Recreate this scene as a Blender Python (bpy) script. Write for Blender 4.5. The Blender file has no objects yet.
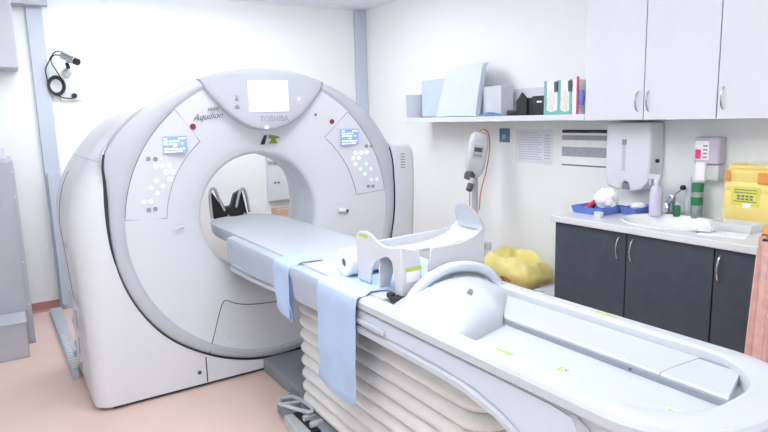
import bpy, bmesh, math, random
from mathutils import Vector, Matrix
from math import sin, cos, pi, radians, sqrt
random.seed(4)
S = bpy.context.scene
COL = S.collection

# ------------------------------------------------------------------ camera, world, lights, exposure
cd = bpy.data.cameras.new('camera'); cam = bpy.data.objects.new('camera', cd); COL.objects.link(cam)
cd.sensor_width = 36; cd.lens = 28.125; cd.clip_start = 0.02
R = Matrix(((0.83810127, 0.11147266, -0.53400384), (-0.5448208, 0.12168586, -0.82967635), (-0.02750551, 0.9862892, 0.1627177)))
cam.matrix_world = Matrix.Translation((0, 0, 1.59)) @ R.to_4x4()
S.camera = cam
w = bpy.data.worlds.new('world'); S.world = w; w.use_nodes = True
w.node_tree.nodes['Background'].inputs[0].default_value = (.95, .98, 1, 1)
w.node_tree.nodes['Background'].inputs[1].default_value = 0.6
S.view_settings.view_transform = 'Standard'; S.view_settings.look = 'None'; S.view_settings.gamma = 1
S.view_settings.use_curve_mapping = False
S.view_settings.exposure = 0.47
LAMP = 7.5      # strength of the added ceiling light diffusers

# ------------------------------------------------------------------ materials
MATS = {}
def lin(c):
    return tuple(((x / 12.92) if x <= .04045 else ((x + .055) / 1.055) ** 2.4) for x in c)
def mat(name, rgb, rough=.5, metal=0, var=.03, scale=6, emit=0, alpha=1, trans=0, bump=0, bscale=200, coat=0):
    if name in MATS: return MATS[name]
    m = bpy.data.materials.new(name); m.use_nodes = True; MATS[name] = m
    nt = m.node_tree; b = nt.nodes['Principled BSDF']
    c = lin([v / 255 for v in rgb])
    tc = nt.nodes.new('ShaderNodeTexCoord'); n = nt.nodes.new('ShaderNodeTexNoise'); n.inputs['Scale'].default_value = scale
    nt.links.new(tc.outputs['Object'], n.inputs['Vector'])
    r = nt.nodes.new('ShaderNodeValToRGB')
    r.color_ramp.elements[0].position = .3; r.color_ramp.elements[1].position = .7
    r.color_ramp.elements[0].color = (*[v * (1 - var) for v in c], 1)
    r.color_ramp.elements[1].color = (*[min(1, v * (1 + var)) for v in c], 1)
    nt.links.new(n.outputs['Fac'], r.inputs[0]); nt.links.new(r.outputs[0], b.inputs['Base Color'])
    b.inputs['Roughness'].default_value = rough; b.inputs['Metallic'].default_value = metal
    b.inputs['Alpha'].default_value = alpha; b.inputs['Transmission Weight'].default_value = trans
    b.inputs['Coat Weight'].default_value = coat; b.inputs['Coat Roughness'].default_value = .15
    if emit:
        nt.links.new(r.outputs[0], b.inputs['Emission Color']); b.inputs['Emission Strength'].default_value = emit
    if bump:
        n2 = nt.nodes.new('ShaderNodeTexNoise'); n2.inputs['Scale'].default_value = bscale
        nt.links.new(tc.outputs['Object'], n2.inputs['Vector'])
        bp = nt.nodes.new('ShaderNodeBump'); bp.inputs['Strength'].default_value = bump; bp.inputs['Distance'].default_value = .004
        nt.links.new(n2.outputs['Fac'], bp.inputs['Height']); nt.links.new(bp.outputs[0], b.inputs['Normal'])
    return m
M_wall = mat('wall_paint', (239, 242, 242), .7, var=.008, scale=1.5)
M_ceil = mat('ceiling_paint', (234, 238, 246), .8, var=.01)
M_floor = mat('pink_vinyl', (223, 197, 187), .42, var=.03, scale=2.2)
M_base = mat('rose_vinyl', (176, 128, 124), .5)
M_strip = mat('pale_blue_strip', (194, 203, 216), .5, var=.02)
M_shell = mat('white_shell', (211, 215, 221), .38, var=.006, coat=.15)
M_face = mat('face_shell', (207, 212, 217), .4, var=.006, coat=.1)
M_ring = mat('silver_ring', (182, 187, 196), .38, var=.006, coat=.15)
M_console = mat('silver_console', (178, 183, 192), .4, var=.006)
M_seam = mat('dark_seam', (70, 74, 84), .6)
M_seamlt = mat('grey_seam', (132, 136, 146), .6)
M_gap = mat('dark_gap', (44, 46, 52), .6)
M_white = mat('white_plastic', (216, 220, 226), .35, var=.006)
M_table = mat('table_white', (193, 199, 207), .35, var=.006)
M_offwhite = mat('soft_white', (206, 209, 214), .5, var=.01)
M_bellow = mat('ivory_bellows', (222, 224, 223), .55, var=.02)
M_panel = mat('pale_blue_panel', (202, 212, 226), .4, var=.01)
M_slot = mat('slot_grey', (146, 154, 165), .6)
M_grey = mat('mid_grey', (136, 141, 148), .5)
M_lgrey = mat('light_grey', (190, 194, 200), .5, var=.02)
M_dgrey = mat('dark_grey', (80, 84, 90), .5)
M_black = mat('black_plastic', (26, 27, 30), .45)
M_slate = mat('slate_laminate', (70, 77, 87), .42, var=.09, scale=14)
M_chrome = mat('brushed_chrome', (200, 202, 206), .22, 1)
M_upper = mat('white_laminate', (220, 222, 228), .4, var=.012, scale=9)
M_top = mat('white_worktop', (224, 225, 228), .25, var=.01)
M_cer = mat('white_ceramic', (244, 245, 247), .12, var=.005)
M_cloth = mat('blue_cloth', (176, 198, 230), .85, var=.03, scale=9, bump=.35, bscale=40)
M_cloth2 = mat('deep_blue_cloth', (104, 128, 176), .85, var=.05)
M_paper = mat('paper', (244, 244, 246), .85, var=.01, bump=.15, bscale=60)
M_yellow = mat('yellow_plastic', (242, 220, 134), .45, var=.02)
M_yelbag = mat('yellow_bag', (238, 224, 140), .4, var=.1, scale=9, bump=.6, bscale=22)
M_orange = mat('orange_plastic', (226, 150, 70), .45)
M_red = mat('red_plastic', (200, 52, 56), .5)
M_maroon = mat('maroon_button', (120, 40, 62), .4)
M_pink = mat('pink_label', (232, 60, 128), .6)
M_lime = mat('lime_label', (176, 206, 76), .6)
M_olive = mat('olive_mark', (124, 136, 56), .6)
M_blue = mat('blue_tray', (104, 128, 206), .45)
M_teal = mat('teal_card', (122, 186, 180), .6, var=.08, scale=30)
M_green = mat('green_plastic', (40, 120, 76), .45)
M_lilac = mat('lilac_liquid', (208, 204, 226), .3, var=.03)
M_clear = mat('clear_plastic', (236, 240, 242), .15, alpha=.45)
M_screen = mat('white_screen', (206, 228, 255), .3, var=.03, scale=4, emit=.35)
M_bscreen = mat('blue_screen', (130, 156, 226), .3, var=.05, emit=.25)
M_led = mat('white_led', (244, 250, 255), .3, emit=.55)
M_ledb = mat('pale_blue_led', (206, 220, 252), .3, emit=.3)
M_lamp = mat('lamp_diffuser', (250, 252, 255), .5, var=0, emit=LAMP)
M_card = mat('cardboard', (204, 176, 148), .8, var=.05)
M_elec = mat('grey_enamel', (184, 188, 196), .45, var=.02)
M_metal = mat('galvanised', (160, 166, 174), .35, .7, var=.08)
M_apron = mat('rose_fabric', (214, 172, 164), .8, var=.1, scale=30, bump=.3, bscale=60)
M_salmon = mat('salmon_cable', (214, 120, 96), .5)
M_ink = mat('grey_ink', (150, 152, 160), .7)
M_ink2 = mat('dark_ink', (108, 112, 124), .7)
M_duo = mat('printed_grey', (164, 168, 178), .7, var=.1, scale=40)

# ------------------------------------------------------------------ mesh helpers
def NB(): return bmesh.new()
def box(bm, x0, x1, y0, y1, z0, z1, rot=None, piv=None):
    vs = [bm.verts.new((x, y, z)) for x in (x0, x1) for y in (y0, y1) for z in (z0, z1)]
    for f in ((0, 1, 3, 2), (4, 6, 7, 5), (0, 4, 5, 1), (2, 3, 7, 6), (0, 2, 6, 4), (1, 5, 7, 3)):
        bm.faces.new([vs[i] for i in f])
    if rot is not None:
        p = Vector(piv or ((x0 + x1) / 2, (y0 + y1) / 2, (z0 + z1) / 2))
        for v in vs: v.co = p + rot @ (v.co - p)
    return bm
def loft(bm, rings, closed=True, cap0=True, cap1=True):
    V = [[bm.verts.new(p) for p in r] for r in rings]
    n = len(V[0])
    for a, b in zip(V, V[1:]):
        for i in range(n if closed else n - 1):
            j = (i + 1) % n
            try: bm.faces.new((a[i], a[j], b[j], b[i]))
            except ValueError: pass
    if closed and cap0 and n > 2: bm.faces.new(V[0])
    if closed and cap1 and n > 2: bm.faces.new(V[-1])
    return bm
def lathe(bm, prof, axis='z', c=(0, 0, 0), n=32, caps=True):
    rings = []
    for r, h in prof:
        rr = []
        for i in range(n):
            a = 2 * pi * i / n; u, v = r * cos(a), r * sin(a)
            p = (u, v, h) if axis == 'z' else ((u, h, v) if axis == 'y' else (h, u, v))
            rr.append((p[0] + c[0], p[1] + c[1], p[2] + c[2]))
        rings.append(rr)
    return loft(bm, rings, True, caps, caps)
def cyl(bm, a, b, r, n=20, r2=None):
    a, b = Vector(a), Vector(b); d = (b - a).normalized()
    u = d.orthogonal().normalized(); v = d.cross(u)
    r2 = r if r2 is None else r2
    return loft(bm, [[p + u * (q * cos(2 * pi * i / n)) + v * (q * sin(2 * pi * i / n)) for i in range(n)] for p, q in ((a, r), (b, r2))])
def smoothpts(pts, k=6, closed=False):
    P = [Vector(p) for p in pts]; out = []; n = len(P)
    if n < 3: return P
    for i in range(n if closed else n - 1):
        p0 = P[(i - 1) % n] if (closed or i > 0) else P[0]; p1 = P[i]; p2 = P[(i + 1) % n]
        p3 = P[(i + 2) % n] if (closed or i + 2 < n) else P[-1]
        for s in range(k):
            t = s / k
            out.append(.5 * ((2 * p1) + (p2 - p0) * t + (2 * p0 - 5 * p1 + 4 * p2 - p3) * t * t + (3 * p1 - p0 - 3 * p2 + p3) * t ** 3))
    if not closed: out.append(P[-1])
    return out
def tube(bm, pts, r, n=8, k=6, closed=False):
    P = smoothpts(pts, k, closed) if k > 1 else [Vector(p) for p in pts]
    rings = []; u = None
    N = len(P)
    for i, p in enumerate(P):
        t = (P[(i + 1) % N] - P[i - 1]) if (closed or 0 < i < N - 1) else (P[1] - P[0] if i == 0 else P[-1] - P[-2])
        t.normalize()
        if u is None: u = t.orthogonal().normalized()
        else:
            u = u - t * u.dot(t)
            u = u.normalized() if u.length > 1e-6 else t.orthogonal().normalized()
        v = t.cross(u)
        rings.append([p + u * (r * cos(2 * pi * a / n)) + v * (r * sin(2 * pi * a / n)) for a in range(n)])
    if closed: rings.append(rings[0])
    return loft(bm, rings, True, not closed, not closed)
def prism(bm, pts, axis, a, b):
    def m(p, h):
        return (h, p[0], p[1]) if axis == 'x' else ((p[0], h, p[1]) if axis == 'y' else (p[0], p[1], h))
    return loft(bm, [[m(p, a) for p in pts], [m(p, b) for p in pts]])
def wloc(o):
    l = Vector(o.location)
    while o.parent: o = o.parent; l += Vector(o.location)
    return l
def obj(name, bm, m, parent=None, origin=None, bev=0, sharp=35, label=None, weld=False, flip=False):
    """one mesh object; vertices come in world coordinates"""
    if weld: bmesh.ops.remove_doubles(bm, verts=bm.verts, dist=1e-5)
    bmesh.ops.recalc_face_normals(bm, faces=bm.faces)
    if flip: bmesh.ops.reverse_faces(bm, faces=bm.faces)
    off = Vector(origin) if origin is not None else (wloc(parent) if parent else Vector((0, 0, 0)))
    bmesh.ops.translate(bm, verts=bm.verts, vec=-off)
    me = bpy.data.meshes.new(name); bm.to_mesh(me); bm.free()
    me.materials.append(m)
    for p in me.polygons: p.use_smooth = True
    me.set_sharp_from_angle(angle=radians(sharp))
    o = bpy.data.objects.new(name, me); COL.objects.link(o)
    if parent: o.parent = parent
    elif origin is not None: o.location = off
    if origin is not None and parent: o.location = off - wloc(parent)
    if bev:
        b = o.modifiers.new('bevel', 'BEVEL'); b.width = bev; b.segments = 3; b.limit_method = 'ANGLE'; b.angle_limit = radians(40)
        b.harden_normals = False
    if label: o['label'] = label
    return o
def thing(name, label, cat, loc, group=None):
    o = bpy.data.objects.new(name, None); COL.objects.link(o); o.location = loc; o.empty_display_size = .1
    o['label'] = label; o['category'] = cat
    if group: o['group'] = group
    return o
def tag(o, label, cat, group=None):
    o['label'] = label; o['category'] = cat
    if group: o['group'] = group
    return o
def struct(name, bm, m, bev=0, **k):
    o = obj(name, bm, m, bev=bev, **k); o['kind'] = 'structure'; return o
def text(name, s, size, m, parent, loc, xd, zd, depth=.0012, bold=0, shear=0, xs=1):
    """lettering lying in the plane spanned by xd (reading direction) and zd (up)"""
    c = bpy.data.curves.new(name, 'FONT'); c.body = s; c.size = size; c.extrude = depth; c.offset = bold; c.shear = shear
    c.resolution_u = 2
    t = bpy.data.objects.new(name, c); COL.objects.link(t)
    dg = bpy.context.evaluated_depsgraph_get(); me = bpy.data.meshes.new_from_object(t.evaluated_get(dg))
    bpy.data.objects.remove(t); bpy.data.curves.remove(c)
    xd = Vector(xd).normalized(); zd = Vector(zd).normalized(); n = xd.cross(zd)
    M = Matrix((xd * xs, zd, n)).transposed().to_4x4(); M.translation = Vector(loc) - wloc(parent)
    me.transform(M); me.name = name; me.materials.clear(); me.materials.append(m)
    o = bpy.data.objects.new(name, me); COL.objects.link(o); o.parent = parent
    return o
def lerp_table(T, x):
    if x <= T[0][0]: return T[0][1]
    for (a, u), (b, v) in zip(T, T[1:]):
        if x <= b:
            t = (x - a) / (b - a); return u + (v - u) * t
    return T[-1][1]
def smooth_table(T, x):
    if x <= T[0][0]: return T[0][1]
    for i in range(len(T) - 1):
        a, u = T[i]; b, v = T[i + 1]
        if x <= b:
            m0 = (T[i + 1][1] - T[i - 1][1]) / (T[i + 1][0] - T[i - 1][0]) if i > 0 else 0
            m1 = (T[i + 2][1] - T[i][1]) / (T[i + 2][0] - T[i][0]) if i + 2 < len(T) else 0
            h = b - a; t = (x - a) / h
            return (2*t**3-3*t*t+1)*u + (t**3-2*t*t+t)*h*m0 + (-2*t**3+3*t*t)*v + (t**3-t*t)*h*m1
    return T[-1][1]

# ------------------------------------------------------------------ the room
X0, X1, Y0, Y1, ZC = -1.3, 3.585, -2.2, 5.86, 2.745
struct('floor', box(NB(), X0 - .1, X1 + .1, Y0 - .1, Y1 + .1, -.1, 0), M_floor)
struct('ceiling', box(NB(), X0 - .1, X1 + .1, Y0 - .1, Y1 + .1, ZC, ZC + .1), M_ceil)
struct('wall_back', box(NB(), X0 - .1, X1 + .1, Y1, Y1 + .1, 0, ZC), M_wall)
struct('wall_right', box(NB(), X1, X1 + .1, Y0 - .1, Y1, 0, ZC), M_wall)
struct('wall_left', box(NB(), X0 - .1, X0, Y0 - .1, Y1, 0, ZC), M_wall)
struct('wall_front', box(NB(), X0, X1, Y0 - .1, Y0, 0, ZC), M_wall)
bm = NB(); prism(bm, [(Y1 - .001, .0), (Y1 - .03, .0), (Y1 - .012, .02), (Y1 - .006, .085), (Y1 - .001, .085)], 'x', X0, X1 - .01)
struct('baseboard_back', bm, M_base)
bm = NB(); prism(bm, [(X1 - .001, 0), (X1 - .03, 0), (X1 - .012, .02), (X1 - .006, .085), (X1 - .001, .085)], 'y', 2.7, Y1 - .04)
struct('baseboard_right', bm, M_base)
struct('trim_1', box(NB(), .345, .465, Y1 - .035, Y1, .0, ZC), M_strip, bev=.004)
struct('trim_2', box(NB(), 3.445, 3.58, Y1 - .04, Y1, .09, ZC - .005), M_strip, bev=.004)
bm = NB(); prism(bm, [(Y1 - .02, ZC), (Y1 - .02, ZC - .012), (Y1, ZC - .012), (Y1, ZC)], 'x', .5, 3.44)
struct('trim_3', bm, M_ceil)
# ceiling lights added out of view overhead; number, places and drop chosen for fill
lf0 = None
spots = [(-.3, .9), (1.6, -.9), (.75, 2.1), (1.45, 2.3), (.9, 4.75), (2.1, 4.5), (.1, -1.2)]
def added_light():
    t = thing('added_ceiling_light', 'unseen white square ceiling light panel added overhead for fill', 'ceiling light', (0, 0, ZC), 'added ceiling light panels')
    bm = NB(); z = 0
    for a, b, c, d in ((-.6, .6, -.3, -.27), (-.6, .6, .27, .3), (-.6, -.57, -.27, .27), (.57, .6, -.27, .27)):
        box(bm, a, b, c, d, ZC - .03, ZC - .001)
    obj('frame', bm, M_white, t)
    obj('diffuser', box(NB(), -.568, .568, -.268, .268, ZC - .095, ZC - .031), M_lamp, t)
    return t
lf0 = added_light()
for i, (x, y) in enumerate(spots):
    if i == 0: o = lf0
    else:
        o = lf0.copy(); COL.objects.link(o)
        for ch in list(lf0.children):
            c = ch.copy(); COL.objects.link(c); c.parent = o
    o.location = (x, y, ZC)

# ------------------------------------------------------------------ gantry
GX, GZ = 1.42, 1.0
G = thing('ct_scanner', 'large white ring-shaped CT scanner gantry with silver rim and round bore', 'CT scanner', (GX, 3.9, 0))
NT = 180
TH = sorted([2 * pi * i / NT for i in range(NT)] + [radians(d + .5 * i) for d in (218.3, 313.3) for i in range(17)])
def top_angle(th):
    a = abs(math.degrees(th) - 90); return 360 - a if a > 180 else a
def isleft(th): return cos(th) < 0
RL = [(0, .903), (25, .925), (40, .955), (54, .997), (64, 1.02), (68, 1.01), (73, .978), (79, .955), (86, .943), (96, .938), (130, .94), (150, .925), (180, .918)]
RR = [(0, .903), (25, .912), (40, .938), (54, .962), (66, .975), (72, .968), (80, .945), (90, .932), (110, .927), (130, .93), (150, .925), (180, .918)]
def ring_r(th): return smooth_table(RL if isleft(th) else RR, top_angle(th))
OL = [(0, .93), (15, .935), (32, .95), (45, .985), (56, 1.03), (67, 1.075), (77, 1.115), (90, 1.13)]
OR = [(0, .93), (15, .935), (32, .95), (45, .968), (56, .99), (63, 1.0), (67, 1.06), (70, 1.16), (73, 1.175), (80, 1.15), (90, 1.13)]
def out_r(th, inset=0):
    a = top_angle(th)
    if a <= 90: return smooth_table(OL if isleft(th) else OR, a) - inset
    ra = radians(a)
    return min((1.13 - .03 * min(1, (a - 90) / 25) - inset) / max(1e-6, sin(ra)), .978 / max(1e-6, -cos(ra)))
def pol(th, r, y): return (GX + r * cos(th), y, GZ + r * sin(th))
def yfront(th):
    a = top_angle(th); lo, hi = (60, 67)
    t = min(1, max(0, (a - lo) / (hi - lo))); t = t * t * (3 - 2 * t)
    return 3.585 + (3.50 - 3.585) * t
FP = [(.385, 3.668), (.388, 3.652), (.405, 3.636), (.45, 3.615), (.55, 3.580), (.65, 3.553), (.75, 3.532), (.82, 3.520), (.857, 3.514)]
def yface(r): return lerp_table(FP, r)
BC = (-.018, 0)   # the bore sits a touch left of the rim centre
def polb(th, r, y):
    k = max(0, min(1, (.857 - r) / .45))
    return (GX + BC[0] * k + r * cos(th), y, GZ + r * sin(th))
# body shell
def rho(t):
    a = top_angle(t)
    if not isleft(t) and a >= 60: return .07
    return .15 if a < 90 else max(.08, .15 - .07 * (a - 90) / 35)
secs = []
def gap(t, g): return ring_r(t) + (g if top_angle(t) > 62 else -.006)
secs.append([pol(t, gap(t, .002), 3.64) for t in TH])
secs.append([pol(t, gap(t, .002), yfront(t) + .012) for t in TH])
secs.append([pol(t, gap(t, .005), yfront(t)) for t in TH])
for k in range(0, 8):
    a = k / 7 * pi / 2
    secs.append([pol(t, max(gap(t, .012) + .001, out_r(t, rho(t) * (1 - sin(a)))), yfront(t) + rho(t) * (1 - cos(a)) + .0005 * k) for t in TH])
def cl(t, ins): return max(ring_r(t) * .9, out_r(t, ins))
secs.append([pol(t, out_r(t), 4.1) for t in TH])
for k in range(0, 5):
    a = k / 4 * pi / 2
    secs.append([pol(t, out_r(t, .2 * (1 - cos(a))), 4.28 + .2 * sin(a)) for t in TH])
secs.append([pol(t, .60, 4.48) for t in TH])
body = obj('body_shell', loft(NB(), secs, True, False, False), M_shell, G, sharp=50)
# rear flare and tunnel
obj('bore_tunnel', loft(NB(), [[polb(t, r, y) for t in TH] for r, y in ((.384, 3.80), (.381, 3.83), (.381, 3.93), (.39, 3.97), (.43, 4.1), (.50, 4.32), (.56, 4.44), (.605, 4.482))], True, False, False), M_white, G, sharp=50)
obj('scan_window', loft(NB(), [[polb(t, r, y) for t in TH] for r, y in ((.386, 3.664), (.384, 3.69), (.382, 3.80))], True, False, False), M_face, G)
# dished face
obj('front_cover', loft(NB(), [[polb(t, r, y) for t in TH] for r, y in FP], True, False, False), M_face, G, sharp=60)
# silver ring
rs = [[pol(t, .857, 3.5142) for t in TH], [pol(t, .866, 3.508) for t in TH],
      [pol(t, .86 + (ring_r(t) - .86) * .25, 3.499) for t in TH], [pol(t, .86 + (ring_r(t) - .86) * .55, 3.502) for t in TH],
      [pol(t, .86 + (ring_r(t) - .86) * .85, 3.507) for t in TH], [pol(t, ring_r(t) - .003, 3.512) for t in TH], [pol(t, ring_r(t), 3.522) for t in TH], [pol(t, ring_r(t) - .002, 3.64) for t in TH]]
obj('rim_ring', loft(NB(), rs, True, False, False), M_ring, G, sharp=50)
# dark strip painting the shade in the gap between ring and lower covers, from shoulder to shoulder
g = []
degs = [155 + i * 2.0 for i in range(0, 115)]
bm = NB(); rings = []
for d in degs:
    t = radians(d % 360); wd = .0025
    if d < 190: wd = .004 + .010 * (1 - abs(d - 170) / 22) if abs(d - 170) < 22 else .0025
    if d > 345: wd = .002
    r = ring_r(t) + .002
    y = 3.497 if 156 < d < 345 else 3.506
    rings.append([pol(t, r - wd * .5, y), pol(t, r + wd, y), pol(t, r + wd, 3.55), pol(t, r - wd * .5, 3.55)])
loft(bm, rings); obj('gap_shade', bm, M_gap, G)
# console
def con_ring(s, y):
    low = [(26, .895), (25.5, .855), (22, .80), (17.5, .70), (12, .60), (6, .545), (0, .528)]
    pts = []
    topn = 20
    for i in range(topn + 1):
        a = 90 + 26 - 52 * i / topn
        t = radians(a); pts.append((ring_r(t) + .002, t))
    L = [(sqrt((p.x - GX) ** 2 + (p.z - GZ) ** 2), math.atan2(p.z - GZ, p.x - GX)) for p in smoothpts([(1.812, 0, 1.80), (1.785, 0, 1.755), (1.72, 0, 1.683), (1.635, 0, 1.604), (1.53, 0, 1.550), (1.425, 0, 1.531), (1.32, 0, 1.550), (1.215, 0, 1.612), (1.12, 0, 1.705), (1.055, 0, 1.778), (1.035, 0, 1.815)], 4)]
    Rr = []
    P = pts + L + Rr
    c = (GX, GZ + .74)
    out = []
    for r, t in P:
        x, z = GX + r * cos(t), GZ + r * sin(t)
        d = sqrt((x - c[0]) ** 2 + (z - c[1]) ** 2)
        q = (d - s) / d if d > s else .01
        out.append((c[0] + (x - c[0]) * q, y, c[1] + (z - c[1]) * q))
    return out
bm = NB(); loft(bm, [con_ring(0, 3.60), con_ring(0, 3.502), con_ring(.005, 3.492), con_ring(.014, 3.487), con_ring(.05, 3.486)])
con = obj('console', bm, M_console, G, sharp=40)
obj('screen', box(NB(), 1.308, 1.563, 3.478, 3.49, 1.640, 1.826), M_screen, con, bev=.003)
for x, z in ((1.635, 1.716), (1.412, 1.547)):
    bm = NB(); cyl(bm, (x, 3.488, z), (x, 3.482, z), .010)
    obj('indicator_lamp', bm, M_led, con)
for z in (1.716, 1.668):
    bm = NB(); cyl(bm, (1.236, 3.488, z), (1.236, 3.484, z), .011)
    if z > 1.7: cyl(bm, (1.236, 3.488, z + .018), (1.236, 3.484, z + .018), .006)
    else: tube(bm, [(1.22, 3.485, z - .006), (1.236, 3.485, z + .014), (1.252, 3.485, z - .006)], .003)
    obj('pictogram', bm, M_seamlt, con)
text('lettering', 'TOSHIBA', .046, M_ink, con, (1.372, 3.485, 1.583), (1, 0, 0), (0, 0, 1), bold=.0012)
# lettering on the front cover
nrm = lambda x, z: yface(sqrt((x - GX) ** 2 + (z - GZ) ** 2))
text('lettering', 'Aquilion', .052, M_ink2, G, (.982, 3.530, 1.598), (1, -.02, .09), (0, -.02, 1), shear=.45)
text('lettering', 'PRIME', .026, M_ink, G, (1.072, 3.524, 1.652), (1, -.02, .09), (0, -.02, 1), bold=.0008)
# small black stroke and green emblem beneath the console
bm = NB(); prism(bm, [(1.416, 1.440), (1.438, 1.440), (1.458, 1.498), (1.436, 1.498)], 'y', 3.596, 3.612); obj('mark', bm, M_black, G, bev=.001)
bm = NB(); prism(bm, [(1.468, 1.498), (1.540, 1.498), (1.540, 1.476), (1.515, 1.474), (1.515, 1.462), (1.526, 1.444), (1.474, 1.444), (1.488, 1.462), (1.488, 1.474), (1.468, 1.476)], 'y', 3.596, 3.612); obj('mark', bm, M_olive, G)
# control panels left and right
def face_pt(r, deg, up=.0015):
    t = radians(deg); x, y, z = polb(t, r, 0); return (x, yface(r) - up, z)
def make_panel(d0, d1, r0a, r0b, r1, name):
    N = 24; bm = NB(); rings = []
    for i in range(N + 1):
        d = d0 + (d1 - d0) * i / N; r0 = r0a + (r0b - r0a) * i / N
        rings.append([face_pt(r0 + (r1 - r0) * j / 6, d, .0012) for j in range(7)] + [face_pt(r0 + (r1 - r0) * j / 6, d, -.004) for j in range(6, -1, -1)])
    p = obj(name, loft(bm, rings), M_face, G)
    pts = [face_pt(r0a + (r0b - r0a) * i / N, d0 + (d1 - d0) * i / N) for i in range(N + 1)]
    pts += [face_pt(r1, d1 + (d0 - d1) * i / N) for i in range(N + 1)]
    obj('panel_seam', tube(NB(), pts, .0022, 6, 1, True), M_seamlt, p)
    return p
PL = make_panel(175.5, 129, .612, .614, .855, 'control_panel')
PR = make_panel(6, 47.5, .655, .635, .855, 'control_panel')
def disc(bm, x, z, r, h=.004):
    y = nrm(x, z) - .001; cyl(bm, (x, y + .003, z), (x, y - h, z), r, 16)
def buttons(P, pts, m, r, nm='button'):
    for x, z in pts:
        bm = NB(); disc(bm, x, z, r); obj(nm, bm, m, P)
buttons(PL, [(.718, 1.396), (.757, 1.393), (.699, 1.11), (.736, 1.11)], M_grey, .013)
buttons(PL, [(.757, 1.354), (.793, 1.353), (.833, 1.352), (.812, 1.313), (.851, 1.312), (.832, 1.271)], M_led, .0118)
buttons(PL, [(.753, 1.271), (.72, 1.233), (.789, 1.236), (.755, 1.199), (.677, 1.158), (.713, 1.157)], M_ledb, .0128)
buttons(PR, [(2.139, 1.398), (2.174, 1.396), (2.152, 1.12), (2.185, 1.119)], M_grey, .012)
buttons(PR, [(2.058, 1.355), (2.101, 1.355), (2.139, 1.357), (2.044, 1.319), (2.082, 1.32), (2.06, 1.28)], M_led, .0118)
buttons(PR, [(2.136, 1.277), (2.097, 1.244), (2.17, 1.239), (2.127, 1.207), (2.174, 1.165), (2.214, 1.166)], M_ledb, .0128)
def small_screen(P, x0, x1, z0, z1, y):
    d = obj('display', box(NB(), x0, x1, y - .004, y + .006, z0, z1), M_bscreen, P)
    bm = NB(); rnd = random.Random(5)
    for r_ in range(6):
        z = z1 - .010 - r_ * (z1 - z0 - .016) / 5.2
        x = x0 + .006
        while x < x1 - .02:
            L = rnd.uniform(.008, .026)
            if rnd.random() < .78: box(bm, x, min(x + L, x1 - .004), y - .0055, y - .003, z - .0075, z)
            x += L + .006
    obj('readout', bm, M_led, d)
small_screen(PL, .803, .937, 1.424, 1.516, 3.524)
small_screen(PR, 1.944, 2.077, 1.416, 1.518, 3.520)
buttons(G, [(.982, 1.566)], M_maroon, .017, 'emergency_button')
buttons(G, [(1.888, 1.57)], M_maroon, .016, 'emergency_button')
buttons(G, [(1.774, 1.617)], M_seamlt, .010, 'microphone')
# recessed slot on the right, small bump on the left of the bore
bm = NB(); tube(bm, [(1.935, 3.578, .968), (1.985, 3.566, .965)], .018, 12, 1); obj('slot_cover', bm, M_white, G)
bm = NB(); disc(bm, 1.99, .962, .011, .022); obj('slot_opening', bm, M_seam, G)
bm = NB(); tube(bm, [(.84, 3.553, .972), (.86, 3.556, .982), (.89, 3.562, .984)], .006, 8); obj('slot_cover', bm, M_lgrey, G)
# lower service hatch line and base seam, bolt
def fl(x, z, up=.0012):
    r = sqrt((x - GX) ** 2 + (z - GZ) ** 2)
    y = yface(r) if r < .857 else 3.504
    return (x, y - up, z)
P = smoothpts([fl(.965, .20), fl(1.01, .31), fl(1.055, .42), fl(1.085, .478), fl(1.112, .492), fl(1.17, .462), fl(1.25, .438), fl(1.36, .425), fl(1.46, .42), fl(1.6, .425)], 5)
obj('hatch_seam', tube(NB(), P, .0026, 6, 1), M_seam, G)
obj('base_seam', box(NB(), .938, .944, 3.4975, 3.51, .026, .187), M_gap, G)
bm = NB(); cyl(bm, (.897, 3.503, .098), (.897, 3.496, .098), .012, 16); obj('bolt', bm, M_dgrey, G)
bm = NB(); cyl(bm, (1.10, fl(1.10, .275)[1], .275), (1.10, fl(1.10, .275)[1] - .003, .275), .007, 12); obj('bolt', bm, M_lgrey, G)
# plinth shadow gap
pl = [pol(t, min(out_r(t, .02), 2), 0) for t in TH]
obj('plinth', box(NB(), .41, 2.43, 3.525, 4.3, 0, .028), M_gap, G)
# shoulder seam and side details on the left side cover
def sh_seam(deg, ya, yb):
    t = radians(deg); pts = []
    for k in range(0, 8):
        a = k / 7 * pi / 2; pts.append(pol(t, max(ring_r(t) + .016, out_r(t, .15 * (1 - sin(a)))) + .0005, yfront(t) + .15 * (1 - cos(a))))
    pts.append(pol(t, out_r(t) + .0005, yb)); return pts
obj('shoulder_seam', tube(NB(), sh_seam(157.5, 0, 4.25), .003, 6, 1), M_lgrey, G)
bm = NB(); tube(bm, [pol(radians(d), out_r(radians(d)) + .0005, 4.06) for d in [163 + 3 * i for i in range(20)]], .0035, 6, 1)
obj('rear_seam', bm, M_seamlt, G)
for k, z in enumerate((.56, .40, .25)):
    bm = NB(); prism(bm, [(3.70, z), (3.98, z + .02), (3.98, z + .05), (3.70, z + .03)], 'x', .286, .296); obj('side_slot', bm, M_lgrey, G, bev=.003)
obj('side_label', box(NB(), .285, .295, 3.80, 3.88, .90, .93), M_lgrey, G)
# ventilation grille on the right side cover
bm = NB()
for i in range(6):
    z = 1.325 - i * .019
    box(bm, 2.405, 2.440, 3.497, 3.51, z, z + .008)
obj('vent_grille', bm, M_grey, G)

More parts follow.
